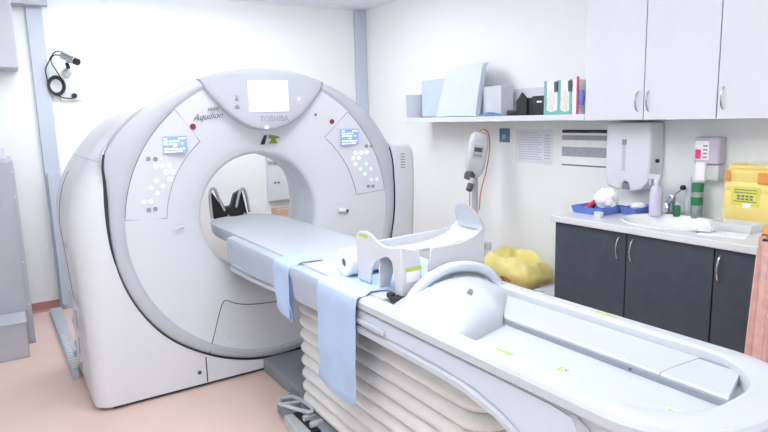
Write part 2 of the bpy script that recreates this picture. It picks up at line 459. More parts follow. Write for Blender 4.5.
# ------------------------------------------------------------------ patient table
T = thing('patient_table', 'long white CT patient table with sliding top and ribbed ivory pedestal bellows', 'patient table', (1.445, 2.0, 0))
def planring(inset, z, zend=None, y1=3.52):
    x0, x1, y0 = 1.13 + inset, 1.75 - inset, .590 + inset + (.03 if inset > .055 and not callable(z) and (z > .84) and y1 > 3 and z != .848 else 0)
    rad = .25 - inset * .7
    pts = [(x0, y1)]
    for yy in (3.2, 2.9, 2.6, 2.3, 2.0, 1.7, 1.5, 1.35, 1.2, 1.1, 1.0, .94): pts.append((x0, yy))
    for i in range(9):
        a = pi + pi / 2 * i / 8; pts.append((x0 + rad + rad * cos(a), y0 + rad + rad * sin(a)))
    for i in range(9):
        a = 1.5 * pi + pi / 2 * i / 8; pts.append((x1 - rad + rad * cos(a), y0 + rad + rad * sin(a)))
    for yy in (.94, 1.0, 1.1, 1.2, 1.35, 1.5, 1.7, 2.0, 2.3, 2.6, 2.9, 3.2): pts.append((x1, yy))
    pts.append((x1, y1))
    return [(x, y, z(y) if callable(z) else z) for x, y in pts]
ZB = [(.57, .52), (.80, .56), (1.0, .635), (1.17, .705), (1.3, .735), (1.5, .745), (2.5, .735), (3.0, .70), (3.52, .685)]
zb = lambda y: smooth_table(ZB, y)
zl = lambda y: zb(y) + .028
bm = NB()
pb = planring(.05, zb); vb = [bm.verts.new(p) for p in pb]; nn = len(vb)
for i in range(nn // 2 - 1): bm.faces.new((vb[i], vb[i + 1], vb[nn - 2 - i], vb[nn - 1 - i]))
loft(bm, [planring(.05, zb), planring(.012, zb), planring(0, lambda y: zb(y) + .010), planring(0, lambda y: zl(y)), planring(.014, lambda y: zl(y) + .006),
          planring(.014, .848), planring(.0, .856), planring(.0, .880), planring(.008, .892), planring(.022, .897), planring(.062, .897), planring(.074, .890), planring(.084, .851)], True, False, True)
obj('table_body', bm, M_table, T, sharp=28, weld=True)
# pale blue side panel
bm = NB(); ys = [.84, .88, .93, 1.0, 1.08, 1.17, 1.3, 1.5, 1.8, 2.2, 2.6, 3.0, 3.48]
lo = [(y, zl(y) + .014) for y in ys]; hi = [(y, .843 - (.20 * (1 - (y - .84) / .12) ** 2.2 if y < .96 else 0)) for y in ys[::-1]]
prism(bm, lo + hi, 'x', 1.1385, 1.146); obj('side_panel', bm, M_panel, T, bev=.0)
obj('side_seam', tube(NB(), [(1.131, 3.45, .853), (1.131, 2.0, .853), (1.131, 1.0, .853), (1.133, .90, .845), (1.14, .855, .80), (1.144, .84, .70)], .0022, 6, 8), M_seamlt, T)
obj('rail', box(NB(), 1.126, 1.142, 1.78, 2.62, .792, .812), M_table, T, bev=.004)
# bellows
def rrect(x0, x1, y0, y1, r, z, n=6):
    pts = []
    for cx, cy, a0 in ((x1 - r, y1 - r, 0), (x0 + r, y1 - r, pi / 2), (x0 + r, y0 + r, pi), (x1 - r, y0 + r, 1.5 * pi)):
        for i in range(n + 1):
            a = a0 + pi / 2 * i / n; pts.append((cx + r * cos(a), cy + r * sin(a), z))
    return pts
rings = []; nb = 9; zlo, zhi = .09, .735
for k in range(nb):
    for j in range(10):
        u = j / 9; zz = zlo + (zhi - zlo) * (k + u) / nb
        bulge = .030 * sin(pi * min(1, u / .96)) ** .75 if 0 < u < .96 else 0
        wv = .0
        rings.append(rrect(1.262 - bulge, 1.64 + bulge, 1.40 - bulge, 2.80 + bulge, .10, zz))
obj('bellows', loft(NB(), rings, True, True, True), M_bellow, T, sharp=38)
bm = NB(); prism(bm, [(1.30, 3.50), (1.62, 3.50), (1.70, 2.9), (1.70, 1.3), (1.21, 1.3), (1.20, 2.70), (1.29, 2.93), (1.30, 3.1)], 'z', 0, .09)
obj('base_plate', bm, M_grey, T, bev=.012)
# foot pedal with wire guard
F = obj('foot_pedal', prism(NB(), [(1.10, 2.50), (1.16, 2.50), (1.18, 2.74), (1.12, 2.76)], 'z', .0, .07), M_lgrey, T, bev=.008)
obj('pedal_well', box(NB(), 1.162, 1.26, 2.50, 2.74, .0, .075), M_black, F)
bm = NB()
tube(bm, [(1.17, 2.91, .085), (1.13, 2.84, .10), (1.135, 2.76, .115), (1.20, 2.62, .12), (1.232, 2.66, .12), (1.225, 2.86, .10)], .010, 8, 3, True)
tube(bm, [(1.133, 2.80, .11), (1.228, 2.77, .11)], .008, 8, 1)
tube(bm, [(1.16, 2.90, .085), (1.16, 2.905, .055)], .009, 8, 1)
obj('pedal_guard', bm, M_lgrey, F)
for y in (2.55, 2.63):
    bm = NB(); box(bm, 1.17, 1.24, y - .012, y + .012, .075, .10); obj('pedal_lever', bm, M_lgrey, F, bev=.004)
obj('base_step', prism(NB(), [(1.15, 2.93), (1.22, 2.96), (1.30, 3.06), (1.30, 2.70), (1.2, 2.7), (1.15, 2.78)], 'z', 0, .06), M_grey, T, bev=.01)
# sliding cradle
def cradle_half(y):
    if y > 3.9: return .262 * max(.01, 1 - ((y - 3.9) / .36) ** 2.6) ** (1 / 2.6)
    return .262
rings = []
ysec = [1.86, 2.2, 2.8, 3.4, 3.7, 3.9, 3.98, 4.05, 4.11, 4.16, 4.20, 4.23, 4.25, 4.257]
CX = 1.445
for y in ysec:
    h = cradle_half(y); th = .07 if y < 3.9 else .07 - .03 * (y - 3.9) / .35
    pr = [(-1, .897), (-.985, .906), (-.93, .905), (-.6, .902), (0, .900), (.6, .902), (.93, .905), (.985, .906), (1, .897), (.97, .90 - th), (.6, .905 - th * 1.25), (0, .905 - th * 1.4), (-.6, .905 - th * 1.25), (-.97, .90 - th)]
    rings.append([(CX + a * h, y, z) for a, z in pr])
cr = obj('sliding_top', loft(NB(), rings), M_table, T, sharp=45)
obj('edge_line', tube(NB(), [(CX - .2635, y, .892) for y in (1.9, 2.6, 3.3, 3.85)], .003, 6, 1), M_lgrey, cr)
# cradle support under the top, reaching into the bore
bm = NB(); rings = []
for y in (1.9, 2.6, 3.2, 3.5, 3.56):
    d = 0 if y < 3.55 else .02
    rings.append([(1.17 + d, y, .83), (1.165 + d, y, .85), (1.185 + d, y, .86), (1.70 - d, y, .86), (1.72 - d, y, .85), (1.72 - d, y, .72), (1.66 - d, y, .69), (1.22 + d, y, .69), (1.17 + d, y, .72)])
# ---- end hump
rings = []
ZT_ = [(1.145, .893), (1.17, .905), (1.21, .930), (1.27, .955), (1.36, .968), (1.48, .964), (1.58, .950), (1.64, .930), (1.668, .905), (1.676, .86)]
for x, zz in [(x, 0) for x in (1.145, 1.155, 1.17, 1.19, 1.21, 1.24, 1.27, 1.31, 1.36, 1.42, 1.45, 1.48, 1.53, 1.58, 1.61, 1.64, 1.655, 1.668, 1.674)]:
    zt = smooth_table(ZT_, x)
    y0 = 1.40 + .09 * (x - 1.145) / .3 if x < 1.45 else 1.49 + .20 * (x - 1.45) / .22
    base = .850
    h = zt - base
    pr = [(y0, base), (y0 + .004, base + h * .30), (y0 + .022, base + h * .55), (y0 + .06, base + h * .74), (y0 + .13, base + h * .90), (y0 + .22 - .3 * max(0, x - 1.5), base + h), (y0 + .28 - .5 * max(0, x - 1.5), base + h * .98), (1.80, base + h * .72), (1.85, base)]
    rings.append([(x, a, b) for a, b in pr])
hump = obj('end_cover', loft(NB(), rings), M_table, T, sharp=40)
bm = NB(); cyl(bm, (1.385, 1.60, .950), (1.382, 1.585, .966), .009, 16); obj('button', bm, M_grey, hump)
# arched handle
obj('arched_handle', tube(NB(), [(1.205, 1.72, .885), (1.235, 1.75, .92), (1.29, 1.77, .952), (1.37, 1.78, .985), (1.46, 1.785, 1.0), (1.56, 1.785, .988), (1.64, 1.78, .955), (1.68, 1.77, .905), (1.685, 1.76, .88)], .021, 14), M_panel, T)
bm = NB(); box(bm, 1.205, 1.255, 1.80, 1.85, .895, .915); box(bm, 1.21, 1.235, 1.85, 1.88, .898, .922)
obj('latch', bm, M_black, T, bev=.004)
# slab and its painted edge shade inside the foot tray
def plate(y0, yf):
    pr = [(1.4625, .854), (1.4625, .873), (1.468, .878), (1.53, .878), (1.663, .872), (1.6635, .854)]
    return loft(NB(), [[(x, y0(x), z) for x, z in pr], [(x, yf(x), z) for x, z in pr]])
obj('cover_plate', plate(lambda x: .902, lambda x: 1.50 + .20 * (x - 1.4625) / .2), M_table, T, bev=.0015)
obj('cover_plate', plate(lambda x: .715 + .07 * (x - 1.4625) / .2, lambda x: .8995), M_table, T, bev=.0015)
obj('slot_shade', box(NB(), 1.456, 1.4620, .715, 1.49, .8515, .868), M_slot, T)  # grey strip standing in for the shade along the slab's side
bm = NB(); cyl(bm, (1.457, .985, .861), (1.453, .985, .861), .004, 12); obj('bolt', bm, M_dgrey, T)
obj('end_slot', box(NB(), 1.650, 1.662, .78, .895, .8725, .8745), M_slot, T)
def sticker(cx, cy, z, L, W, rot, lime=True, par=T):
    R3 = Matrix.Rotation(radians(rot), 3, 'Z')
    s = obj('sticker', box(NB(), cx - L / 2, cx + L / 2, cy - W / 2, cy + W / 2, z, z + .0012, R3), M_paper, par)
    if lime:
        p = Vector((0, W * .33, 0)); p = R3 @ p
        obj('lime_band', box(NB(), cx + p.x - L * .4, cx + p.x + L * .4, cy + p.y - W * .13, cy + p.y + W * .13, z + .001, z + .002, R3), M_lime, s)
        q = R3 @ Vector((-L * .12, -W * .12, 0)); bm = NB()
        tube(bm, [(cx + q.x + .008 * cos(a), cy + q.y + .008 * sin(a), z + .002) for a in [i * pi / 4 for i in range(8)]], .0009, 5, 1, True)
        q2 = R3 @ Vector((L * .1, -W * .2, 0))
        tube(bm, [(cx + q2.x + .006 * cos(a), cy + q2.y + .006 * sin(a), z + .002) for a in [i * pi / 4 for i in range(8)]], .0009, 5, 1, True)
        obj('pictogram', bm, M_ink2, s)
sticker(1.255, 1.365, .8515, .03, .05, 12, False)
obj('lime_band', box(NB(), 1.268, 1.282, 1.275, 1.345, .8515, .8527, Matrix.Rotation(radians(6), 3, 'Z')), M_lime, T)
sticker(1.316, 1.105, .8515, .045, .036, 12); sticker(1.325, .772, .8515, .06, .045, 15)
bm = NB()
for k in range(3): cyl(bm, (1.255, 1.382 - k * .017, .8525), (1.255, 1.382 - k * .017, .8535), .005, 10)
obj('pictogram', bm, M_ink, T)
obj('lime_band', box(NB(), 1.705, 1.715, 1.22, 1.30, .8971, .8985), M_lime, T)

# ------------------------------------------------------------------ arm rest saddle
A = thing('arm_support', 'white moulded saddle-shaped arm support standing on patient table', 'arm support', (1.45, 1.95, .907))
def ztop(x): return smooth_table([(1.24, 1.10), (1.30, 1.085), (1.40, 1.080), (1.50, 1.082), (1.57, 1.092), (1.62, 1.108), (1.65, 1.13), (1.668, 1.16)], x)
def thick(rows, th, y_shift=None):
    pass
def sheet(bm, grid, off):
    """closed slab from a grid of points; off(p) gives the back surface"""
    a = [[bm.verts.new(p) for p in r] for r in grid]; b = [[bm.verts.new(off(Vector(p))) for p in r] for r in grid]
    n, m = len(a), len(a[0])
    for i in range(n - 1):
        for j in range(m - 1):
            bm.faces.new((a[i][j], a[i + 1][j], a[i + 1][j + 1], a[i][j + 1])); bm.faces.new((b[i][j], b[i][j + 1], b[i + 1][j + 1], b[i + 1][j]))
    for i in range(n - 1):
        bm.faces.new((a[i][0], b[i][0], b[i + 1][0], a[i + 1][0])); bm.faces.new((a[i][m - 1], a[i + 1][m - 1], b[i + 1][m - 1], b[i][m - 1]))
    for j in range(m - 1):
        bm.faces.new((a[0][j], a[0][j + 1], b[0][j + 1], b[0][j])); bm.faces.new((a[n - 1][j], b[n - 1][j], b[n - 1][j + 1], a[n - 1][j + 1]))
    return bm
rows = []
xs = [1.245 + (1.655 - 1.245) * i / 24 for i in range(25)]
for x in xs:
    u = (x - 1.245) / .41
    y0 = 1.822 + .012 * sin(pi * u); y1 = 2.05 - .06 * u
    rows.append([(x, y0 + (y1 - y0) * j / 6, ztop(x) - .022 * sin(pi * j / 6)) for j in range(7)])
obj('trough', sheet(NB(), rows, lambda p: p + Vector((0, 0, -.010))), M_table, A, bev=.003, sharp=50)
# upright wing at the right
rows = []
for i in range(17):
    y = 1.815 + .17 * i / 16; u = (i / 16) * 2 - 1
    h = .100 * sqrt(max(0, 1 - abs(u) ** 2.6))
    rows.append([(1.652 + .014 * sin(pi * .5 * j / 4) - .045 * (j / 4) ** 2 * (h / .1), y, 1.118 + h * j / 4) for j in range(5)])
obj('wing', sheet(NB(), rows, lambda p: p + Vector((-.008, 0, .001))), M_table, A, sharp=50)
# left side skirt with the arch cut out
sk = [(2.150, .911), (2.154, 1.045), (2.158, 1.098), (2.125, 1.120), (2.07, 1.127), (2.035, 1.118), (1.985, 1.095), (1.94, 1.086), (1.89, 1.088), (1.825, 1.10),
      (1.822, .908), (1.862, .908), (1.885, 1.03), (1.91, 1.046), (1.94, 1.042), (1.99, 1.020), (2.03, .985), (2.045, .95), (2.05, .908)]
obj('side_skirt', prism(NB(), sk, 'x', 1.243, 1.252), M_lgrey if False else M_offwhite, A, bev=.003)
# front skirts
def fr(name, pts): return obj(name, prism(NB(), pts, 'y', 1.820, 1.829), M_offwhite, A, bev=.003)
leg = fr('front_skirt', [(1.245, 1.098), (1.245, .908), (1.350, .908), (1.334, 1.0), (1.330, 1.075)])
fr('front_skirt', [(1.385, 1.078), (1.375, 1.03), (1.37, 1.00), (1.385, .955), (1.43, .915), (1.455, .908), (1.662, .908), (1.664, 1.14), (1.65, 1.125), (1.61, 1.098), (1.53, 1.08)])
obj('label_card', box(NB(), 1.265, 1.33, 1.8185, 1.8205, .96, 1.0), M_paper, leg)
obj('lime_band', box(NB(), 1.262, 1.336, 1.818, 1.8205, 1.003, 1.017), M_lime, leg)
obj('lime_band', box(NB(), 1.2415, 1.2435, 2.06, 2.125, 1.098, 1.112), M_lime, A)
obj('back_skirt', prism(NB(), [(1.25, 1.10), (1.25, .908), (1.30, .908), (1.34, 1.04), (1.56, 1.04), (1.60, .908), (1.66, .908), (1.66, 1.11)], 'y', 1.985, 1.993), M_offwhite, A, bev=.003)

# paper roll
bm = NB()
Ry, Rz, Rr = 2.235, .9105 + .060, .060
pr = [(.020, 1.222), (.052, 1.220), (.060, 1.226), (.060, 1.52), (.054, 1.525), (.020, 1.523)]
lathe(bm, pr, 'x', (0, Ry, Rz), 40, False)
lathe(bm, [(.020, 1.523), (.020, 1.222)], 'x', (0, Ry, Rz), 40, False)
RL_ = thing('paper_roll', 'white paper roll lying across patient table beside arm support', 'paper roll', (1.37, Ry, .905))
obj('paper', bm, M_paper, RL_, weld=True)
obj('core', lathe(NB(), [(.0195, 1.228), (.0195, 1.518)], 'x', (0, Ry, Rz), 24, True), M_dgrey, RL_)

# blue pad across the table top, straps draped over the near edge
def drape(ya, yb, zend_a, zend_b, xin, label, name, m=M_cloth, skew=0, off=0, seed=1, corner=0):
    rnd = random.Random(seed); ph = rnd.uniform(0, 6)
    N = 14; prof = []
    prof += [(xin, .9075 + off), (1.30, .908 + off), (1.215, .9115 + off), (1.186, .914 + off), (1.170, .907 + off), (1.158, .9005 + off), (1.14, .9005 + off), (1.125, .8995 + off), (1.1185 - off, .889)]
    rows = []
    for i in range(N + 1):
        u = i / N; y = ya + (yb - ya) * u; ze = zend_a + (zend_b - zend_a) * u
        if corner: ze += corner * (abs(u - .28) / .72 if u > .28 else (.28 - u) / .28 * .5)
        r = [(x, y + .0 * j, z) for j, (x, z) in enumerate(prof)]
        K = 12
        for k in range(1, K + 1):
            t = k / K; z = .889 + (ze - .889) * t
            r.append((1.1185 - off - .004 - .006 * sin(ph + u * 7 + t * 2.2) * t ** .6 - .006 * t - .004 * sin(t * 11 + ph) * t, y + skew * t * t + .006 * sin(t * 5 + ph) * t, z))
        rows.append(r)
    o = obj(name, sheet(NB(), rows, lambda p: p + Vector((.0016, 0, -.0016))), m, origin=(1.12, (ya + yb) / 2, .89), sharp=70)
    return tag(o, label, 'strap')
drape(1.955, 2.285, .425, .415, 1.24, 'wide pale blue cloth strap hanging long down the side of the patient table', 'cloth_strap', skew=.03, seed=3, corner=.035)
drape(2.585, 2.775, .625, .665, 1.30, 'short pale blue cloth strap folded over table edge near the scanner', 'cloth_strap', seed=8, skew=-.02)
bm = NB(); sheet(bm, [[(1.119, 2.565, .86), (1.116, 2.555, .74), (1.116, 2.56, .64)], [(1.119, 2.60, .86), (1.115, 2.60, .74), (1.115, 2.60, .63)]], lambda p: p + Vector((.002, 0, 0)))
tag(obj('cloth_strap', bm, M_cloth2, origin=(1.118, 2.58, .75)), 'narrow darker blue strap edge showing behind the short pale blue strap', 'strap')
rows = []
for i in range(13):
    u = i / 12; x = 1.262 + .415 * u
    rows.append([(x, 1.87 + .50 * j / 10, (.9098 + .0006 * sin(u * 9 + j * .7))) for j in range(11)])
tag(obj('blue_sheet', sheet(NB(), rows, lambda p: p + Vector((0, 0, -.002))), M_cloth, origin=(1.47, 2.1, .907)), 'pale blue sheet spread on the table top beneath the arm support', 'sheet')
tb = bpy.data.objects['blue_sheet']
# long pale blue cover along the near side of the top
rows = []
for i in range(30):
    y = 2.0 + 1.50 * i / 29
    rows.append([(1.178 - .003 * sin(i * .9), y, .900), (1.1655, y, .8995), (1.145, y, .8995), (1.128, y, .8985), (1.1215, y, .888), (1.1205 - .002 * sin(i * 1.3), y, .862), (1.1205, y, .80), (1.1215, y, .755 + .004 * sin(i * .8))])
tag(obj('plastic_apron', sheet(NB(), rows, lambda p: p + Vector((.0012, 0, -.0012))), mat('blue_film', (196, 208, 226), .3, var=.02, alpha=.72), origin=(1.12, 2.7, .86)), 'thin translucent blue film along the near edge of the patient table', 'table cover')

# ------------------------------------------------------------------ objects seen through the bore
C_ = thing('folded_chair', 'black and chrome folding chair seat seen through the scanner bore', 'chair', (1.8, 5.58, 0))
bm = NB()
loft(bm, [[(1.66, 5.60, .96), (1.70, 5.60, .90), (1.76, 5.60, .79), (1.84, 5.60, .80), (1.88, 5.60, .91), (1.955, 5.60, .945), (2.0, 5.60, .70), (1.67, 5.60, .70)],
          [(1.66, 5.54, .95), (1.70, 5.54, .89), (1.76, 5.54, .78), (1.84, 5.54, .79), (1.88, 5.54, .90), (1.955, 5.54, .935), (2.0, 5.54, .68), (1.67, 5.54, .68)]])
obj('seat', bm, M_black, C_, bev=.01)
bm = NB(); tube(bm, [(1.645, 5.52, .70), (1.635, 5.52, .86), (1.65, 5.52, .965), (1.69, 5.52, .97), (1.72, 5.52, .88), (1.77, 5.52, .76)], .014, 8)
tube(bm, [(1.88, 5.52, .78), (1.93, 5.52, .93), (1.965, 5.52, .95), (1.99, 5.52, .88), (2.01, 5.52, .72)], .013, 8)
obj('frame', bm, M_chrome, C_)
for x in (1.80, 1.96):
    bm = NB(); cyl(bm, (x, 5.52, .0), (x, 5.52, .72), .012); cyl(bm, (x, 5.35, .0), (x, 5.52, .68), .012); obj('leg', bm, M_chrome, C_)
Wb = thing('wall_panel', 'white wall panel with sockets on back wall seen through the bore', 'wall panel', (2.55, 5.84, .9))
obj('board', box(NB(), 2.34, 2.80, 5.815, 5.859, .76, 1.25), M_white, Wb, bev=.006)
for x, z in ((2.40, .94), (2.44, .94), (2.62, .95), (2.66, .95), (2.42, 1.14)):
    obj('switch', box(NB(), x, x + .022, 5.808, 5.817, z, z + .02), M_grey, Wb)
obj('rail', box(NB(), 2.33, 2.80, 5.78, 5.82, 1.165, 1.19), M_lgrey, Wb, bev=.003)
Tr = thing('side_table', 'low white side table against the back wall behind the scanner', 'table', (2.5, 5.7, 0))
obj('table_top', box(NB(), 2.25, 2.85, 5.55, 5.80, .56, .585), M_white, Tr, bev=.004)
for x in (2.28, 2.82):
    for y in (5.58, 5.77):
        obj('leg', box(NB(), x - .015, x + .015, y - .015, y + .015, 0, .56), M_lgrey, Tr)
cb = thing('cardboard_box', 'brown cardboard box seen through the scanner bore', 'box', (2.48, 5.68, .586))
obj('box_body', box(NB(), 2.33, 2.66, 5.60, 5.76, .586, .700), M_card, cb, bev=.003)
obj('tape', box(NB(), 2.329, 2.661, 5.66, 5.70, .699, .702), mat('brown_tape', (168, 132, 100), .4), cb)

# ------------------------------------------------------------------ left: cabinet, ducts, wall camera
E_ = thing('electrical_cabinet', 'tall grey steel electrical cabinet at the left edge against back wall', 'cabinet', (-.25, 5.3, 0))
obj('cabinet_body', box(NB(), -.75, .112, 5.02, 5.80, .0, 1.36), M_elec, E_, bev=.006)
obj('door', box(NB(), -.74, .080, 5.005, 5.022, .04, 1.35), M_elec, E_, bev=.003)
for z in (1.28, 1.10, .62, .30):
    bm = NB(); cyl(bm, (.096, 5.022, z), (.096, 5.014, z), .007, 12); obj('screw', bm, M_white, E_)
obj('handle', box(NB(), -.02, .0, 4.99, 5.008, 1.05, 1.15), M_grey, E_, bev=.003)
Lb = thing('metal_box', 'low grey metal box on the floor in front of the tall cabinet', 'box', (-.3, 4.85, 0))
obj('box_body', box(NB(), -.8, .058, 4.72, 4.995, .0, .245), M_elec, Lb, bev=.006)
obj('lid', box(NB(), -.81, .066, 4.71, 4.998, .246, .262), M_elec, Lb, bev=.004)
St = thing('white_carton', 'small pale carton standing on top of the tall grey cabinet', 'box', (-.02, 5.3, 1.36))
obj('carton', box(NB(), -.12, .075, 5.2, 5.4, 1.361, 1.45), M_white, St, bev=.004)
obj('label_card', box(NB(), -.05, .03, 5.197, 5.2, 1.385, 1.43), M_lgrey, St)
D_ = thing('cable_duct', 'grey metal floor cable duct with row of vent slots beside the scanner', 'duct', (.26, 4.9, 0))
bm = NB(); loft(bm, [[(x0, y, 0), (x0, y, .035), (x0 + .015, y, .045), (x1, y, .045), (x1, y, 0)] for y, x0, x1 in ((5.74, .255, .345), (4.53, .265, .335), (4.50, .265, .31), (4.10, .262, .300))])
obj('duct_cover', bm, M_elec, D_)
for i in range(14):
    y = 4.9 - i * .055; bm = NB(); box(bm, .272, .305, y, y + .022, .0455, .049); obj('vent_slot', bm, M_white, D_)
obj('duct_riser', box(NB(), .36, .40, 5.78, 5.825, .045, 1.2), M_strip, D_, bev=.003)
U = thing('wall_cabinet', 'grey wall unit high up at the top left corner', 'cabinet', (.0, 5.75, 2.0))
obj('cabinet_body', box(NB(), -.5, .243, 5.60, 5.859, 2.04, 2.6), M_elec, U, bev=.005)
obj('cover', box(NB(), -.5, .238, 5.59, 5.60, 2.05, 2.59), M_elec, U, bev=.002)
tag(obj('cable_tray', box(NB(), .244, .50, 5.70, 5.8, 2.555, 2.60), M_elec, origin=(.37, 5.75, 2.58), bev=.003), 'short grey cable tray running across the pale strip at top left', 'cable tray')
K = thing('security_camera', 'small silver surveillance camera with black lens on back wall at upper left', 'camera', (.6, 5.85, 2.1))
bm = NB(); cyl(bm, (.565, 5.70, 2.165), (.645, 5.60, 2.11), .030, 20); obj('housing', bm, M_chrome, K, bev=.006)
bm = NB(); cyl(bm, (.643, 5.602, 2.112), (.662, 5.578, 2.099), .027, 20); obj('lens', bm, M_black, K)
bm = NB(); tube(bm, [(.60, 5.68, 2.14), (.60, 5.72, 2.08), (.60, 5.86, 2.06)], .012); obj('bracket', bm, M_lgrey, K)
bm = NB(); cyl(bm, (.592, 5.70, 2.10), (.60, 5.68, 2.06), .014); obj('joint', bm, M_black, K)
bm = NB(); cyl(bm, (.60, 5.859, 2.03), (.60, 5.84, 2.03), .035); obj('wall_plate', bm, M_lgrey, K)
Kc = obj('coiled_cable', NB(), M_black) ; bpy.data.objects.remove(Kc)
bm = NB()
for k in range(5):
    tube(bm, [(.508 + (.062 - .003 * k) * cos(a), 5.80 + .008 * k, 1.925 + (.078 - .004 * k) * sin(a)) for a in [i * pi / 9 for i in range(18)]], .007, 6, 2, True)
tube(bm, [(.45, 5.80, 1.93), (.44, 5.80, 2.05), (.47, 5.79, 2.12), (.49, 5.78, 2.16), (.53, 5.76, 2.20), (.58, 5.72, 2.19)], .0045, 6)
tube(bm, [(.56, 5.80, 1.96), (.52, 5.79, 2.04), (.485, 5.78, 2.12), (.51, 5.78, 2.17), (.56, 5.74, 2.165)], .0045, 6)
tube(bm, [(.49, 5.80, 1.855), (.55, 5.80, 1.825), (.62, 5.82, 1.82)], .0045, 6)
tag(obj('cable_coil', bm, M_black, origin=(.508, 5.85, 1.925)), 'black cable wound into a ring hanging below the wall camera', 'cable')
Kb = thing('wall_socket', 'white socket plate with black plug on back wall beneath the cable coil', 'socket', (.64, 5.85, 1.84))
obj('plate', box(NB(), .53, .70, 5.845, 5.86, 1.80, 1.88), M_white, Kb, bev=.004)
bm = NB(); cyl(bm, (.635, 5.85, 1.842), (.635, 5.80, 1.842), .020); obj('plug', bm, M_black, Kb)

# ------------------------------------------------------------------ right wall: base cabinets
XF = 2.98
def handle(par, x, y, zc, L=.145, out=.032, up=True, name='handle'):
    pts = [(x + .004, y, zc - L / 2), (x - out * .6, y, zc - L * .36), (x - out, y, zc), (x - out * .6, y, zc + L * .36), (x + .004, y, zc + L / 2)]
    P = smoothpts(pts, 5); bm = NB(); rings = []
    for p in P:
        rings.append([(p.x - .004, p.y - .004, p.z), (p.x - .004, p.y + .004, p.z), (p.x + .003, p.y + .004, p.z), (p.x + .003, p.y - .004, p.z)])
    return obj(name, loft(bm, rings), M_chrome, par)
units = [('left', 2.596, 2.077, 'slate grey base cabinet at the far end beneath the blue tray', 2.12),
         ('mid', 2.073, 1.575, 'slate grey base cabinet door beneath the washbasin', 2.03),
         ('right', 1.571, 1.05, 'slate grey base cabinet at the near end beneath yellow container', 1.54)]
for nm, ya, yb, lab, hy in units:
    c = thing('base_cabinet', lab, 'cabinet', (3.28, (ya + yb) / 2, 0), 'slate base cabinets along the right wall')
    obj('carcass', box(NB(), XF + .02, X1 - .002, yb + .002, ya - .002, .10, .82), M_slate, c)
    obj('plinth', box(NB(), XF + .06, X1 - .02, yb + .002, ya - .002, 0, .10), M_dgrey, c)
    d = obj('door', box(NB(), XF, XF + .018, yb + .002, ya - .002, .11, .895), M_slate, c, bev=.0015)
    handle(d, XF, hy, .80 if nm != 'right' else .795)
# worktop with basin cut-out (built around the basin opening)
BX, BY, BA, BB = 3.255, 1.985, .215, .262
bm = NB(); NB_ = 48
def rect_pt(a):
    x0, x1, y0, y1 = 2.955, X1 - .002, .95, 2.612
    dx, dy = cos(a), sin(a); ts = []
    if dx > 1e-9: ts.append((x1 - BX) / dx)
    if dx < -1e-9: ts.append((x0 - BX) / dx)
    if dy > 1e-9: ts.append((y1 - BY) / dy)
    if dy < -1e-9: ts.append((y0 - BY) / dy)
    t = min(ts); return (BX + dx * t, BY + dy * t)
ang = sorted([2 * pi * i / NB_ for i in range(NB_)] + [math.atan2(y - BY, x - BX) % (2 * pi) for x in (2.955, X1 - .002) for y in (.95, 2.612)])
ri = lambda z: [(BX + BA * cos(a), BY + BB * sin(a), z) for a in ang]
ro = lambda z: [(*rect_pt(a), z) for a in ang]
loft(bm, [ri(.90), ri(.94), ro(.94), ro(.90), ri(.90)], True, False, False)
W_ = obj('worktop', bm, M_top, origin=(3.27, 1.8, .90), bev=.006, weld=True, sharp=30); tag(W_, 'white laminate worktop running along the slate base cabinets', 'worktop')
Bs = thing('washbasin', 'white oval inset ceramic washbasin in the worktop', 'washbasin', (BX, BY, .94))
rings = []
for s, z in ((1.10, .941), (1.105, .947), (1.06, .951), (.98, .945), (.93, .92), (.80, .86), (.5, .835), (.12, .83)):
    rings.append([(BX + BA * s * cos(a), BY + BB * s * sin(a), z) for a in [2 * pi * i / 48 for i in range(48)]])
obj('bowl', loft(NB(), rings, True, False, True), M_cer, Bs, sharp=60)
bm = NB(); cyl(bm, (BX, BY, .831), (BX, BY, .836), .022); obj('drain', bm, M_chrome, Bs)
bm = NB(); box(bm, 3.46, 3.50, 1.92, 2.03, .941, .9413)
bpy_dummy = None; bm.free()
Tp = thing('tap', 'chrome mixer tap with black topped lever at the rear of the washbasin', 'tap', (3.525, 2.145, .94))
bm = NB(); lathe(bm, [(.030, .941), (.030, .950), (.022, .955), (.021, 1.03), (.024, 1.045), (.018, 1.06), (.004, 1.064)], 'z', (3.525, 2.145, 0), 20); obj('tap_body', bm, M_chrome, Tp)
bm = NB(); tube(bm, [(3.52, 2.145, 1.02), (3.45, 2.11, 1.04), (3.39, 2.09, 1.03), (3.375, 2.085, 1.0)], .012); obj('spout', bm, M_chrome, Tp)
bm = NB(); tube(bm, [(3.525, 2.145, 1.055), (3.52, 2.10, 1.085), (3.505, 2.065, 1.11)], .005); obj('lever', bm, M_chrome, Tp)
bm = NB(); lathe(bm, [(.004, 1.100), (.016, 1.108), (.018, 1.118), (.012, 1.130), (.003, 1.132)], 'z', (3.493, 2.058, 0), 16); obj('knob', bm, M_black, Tp)

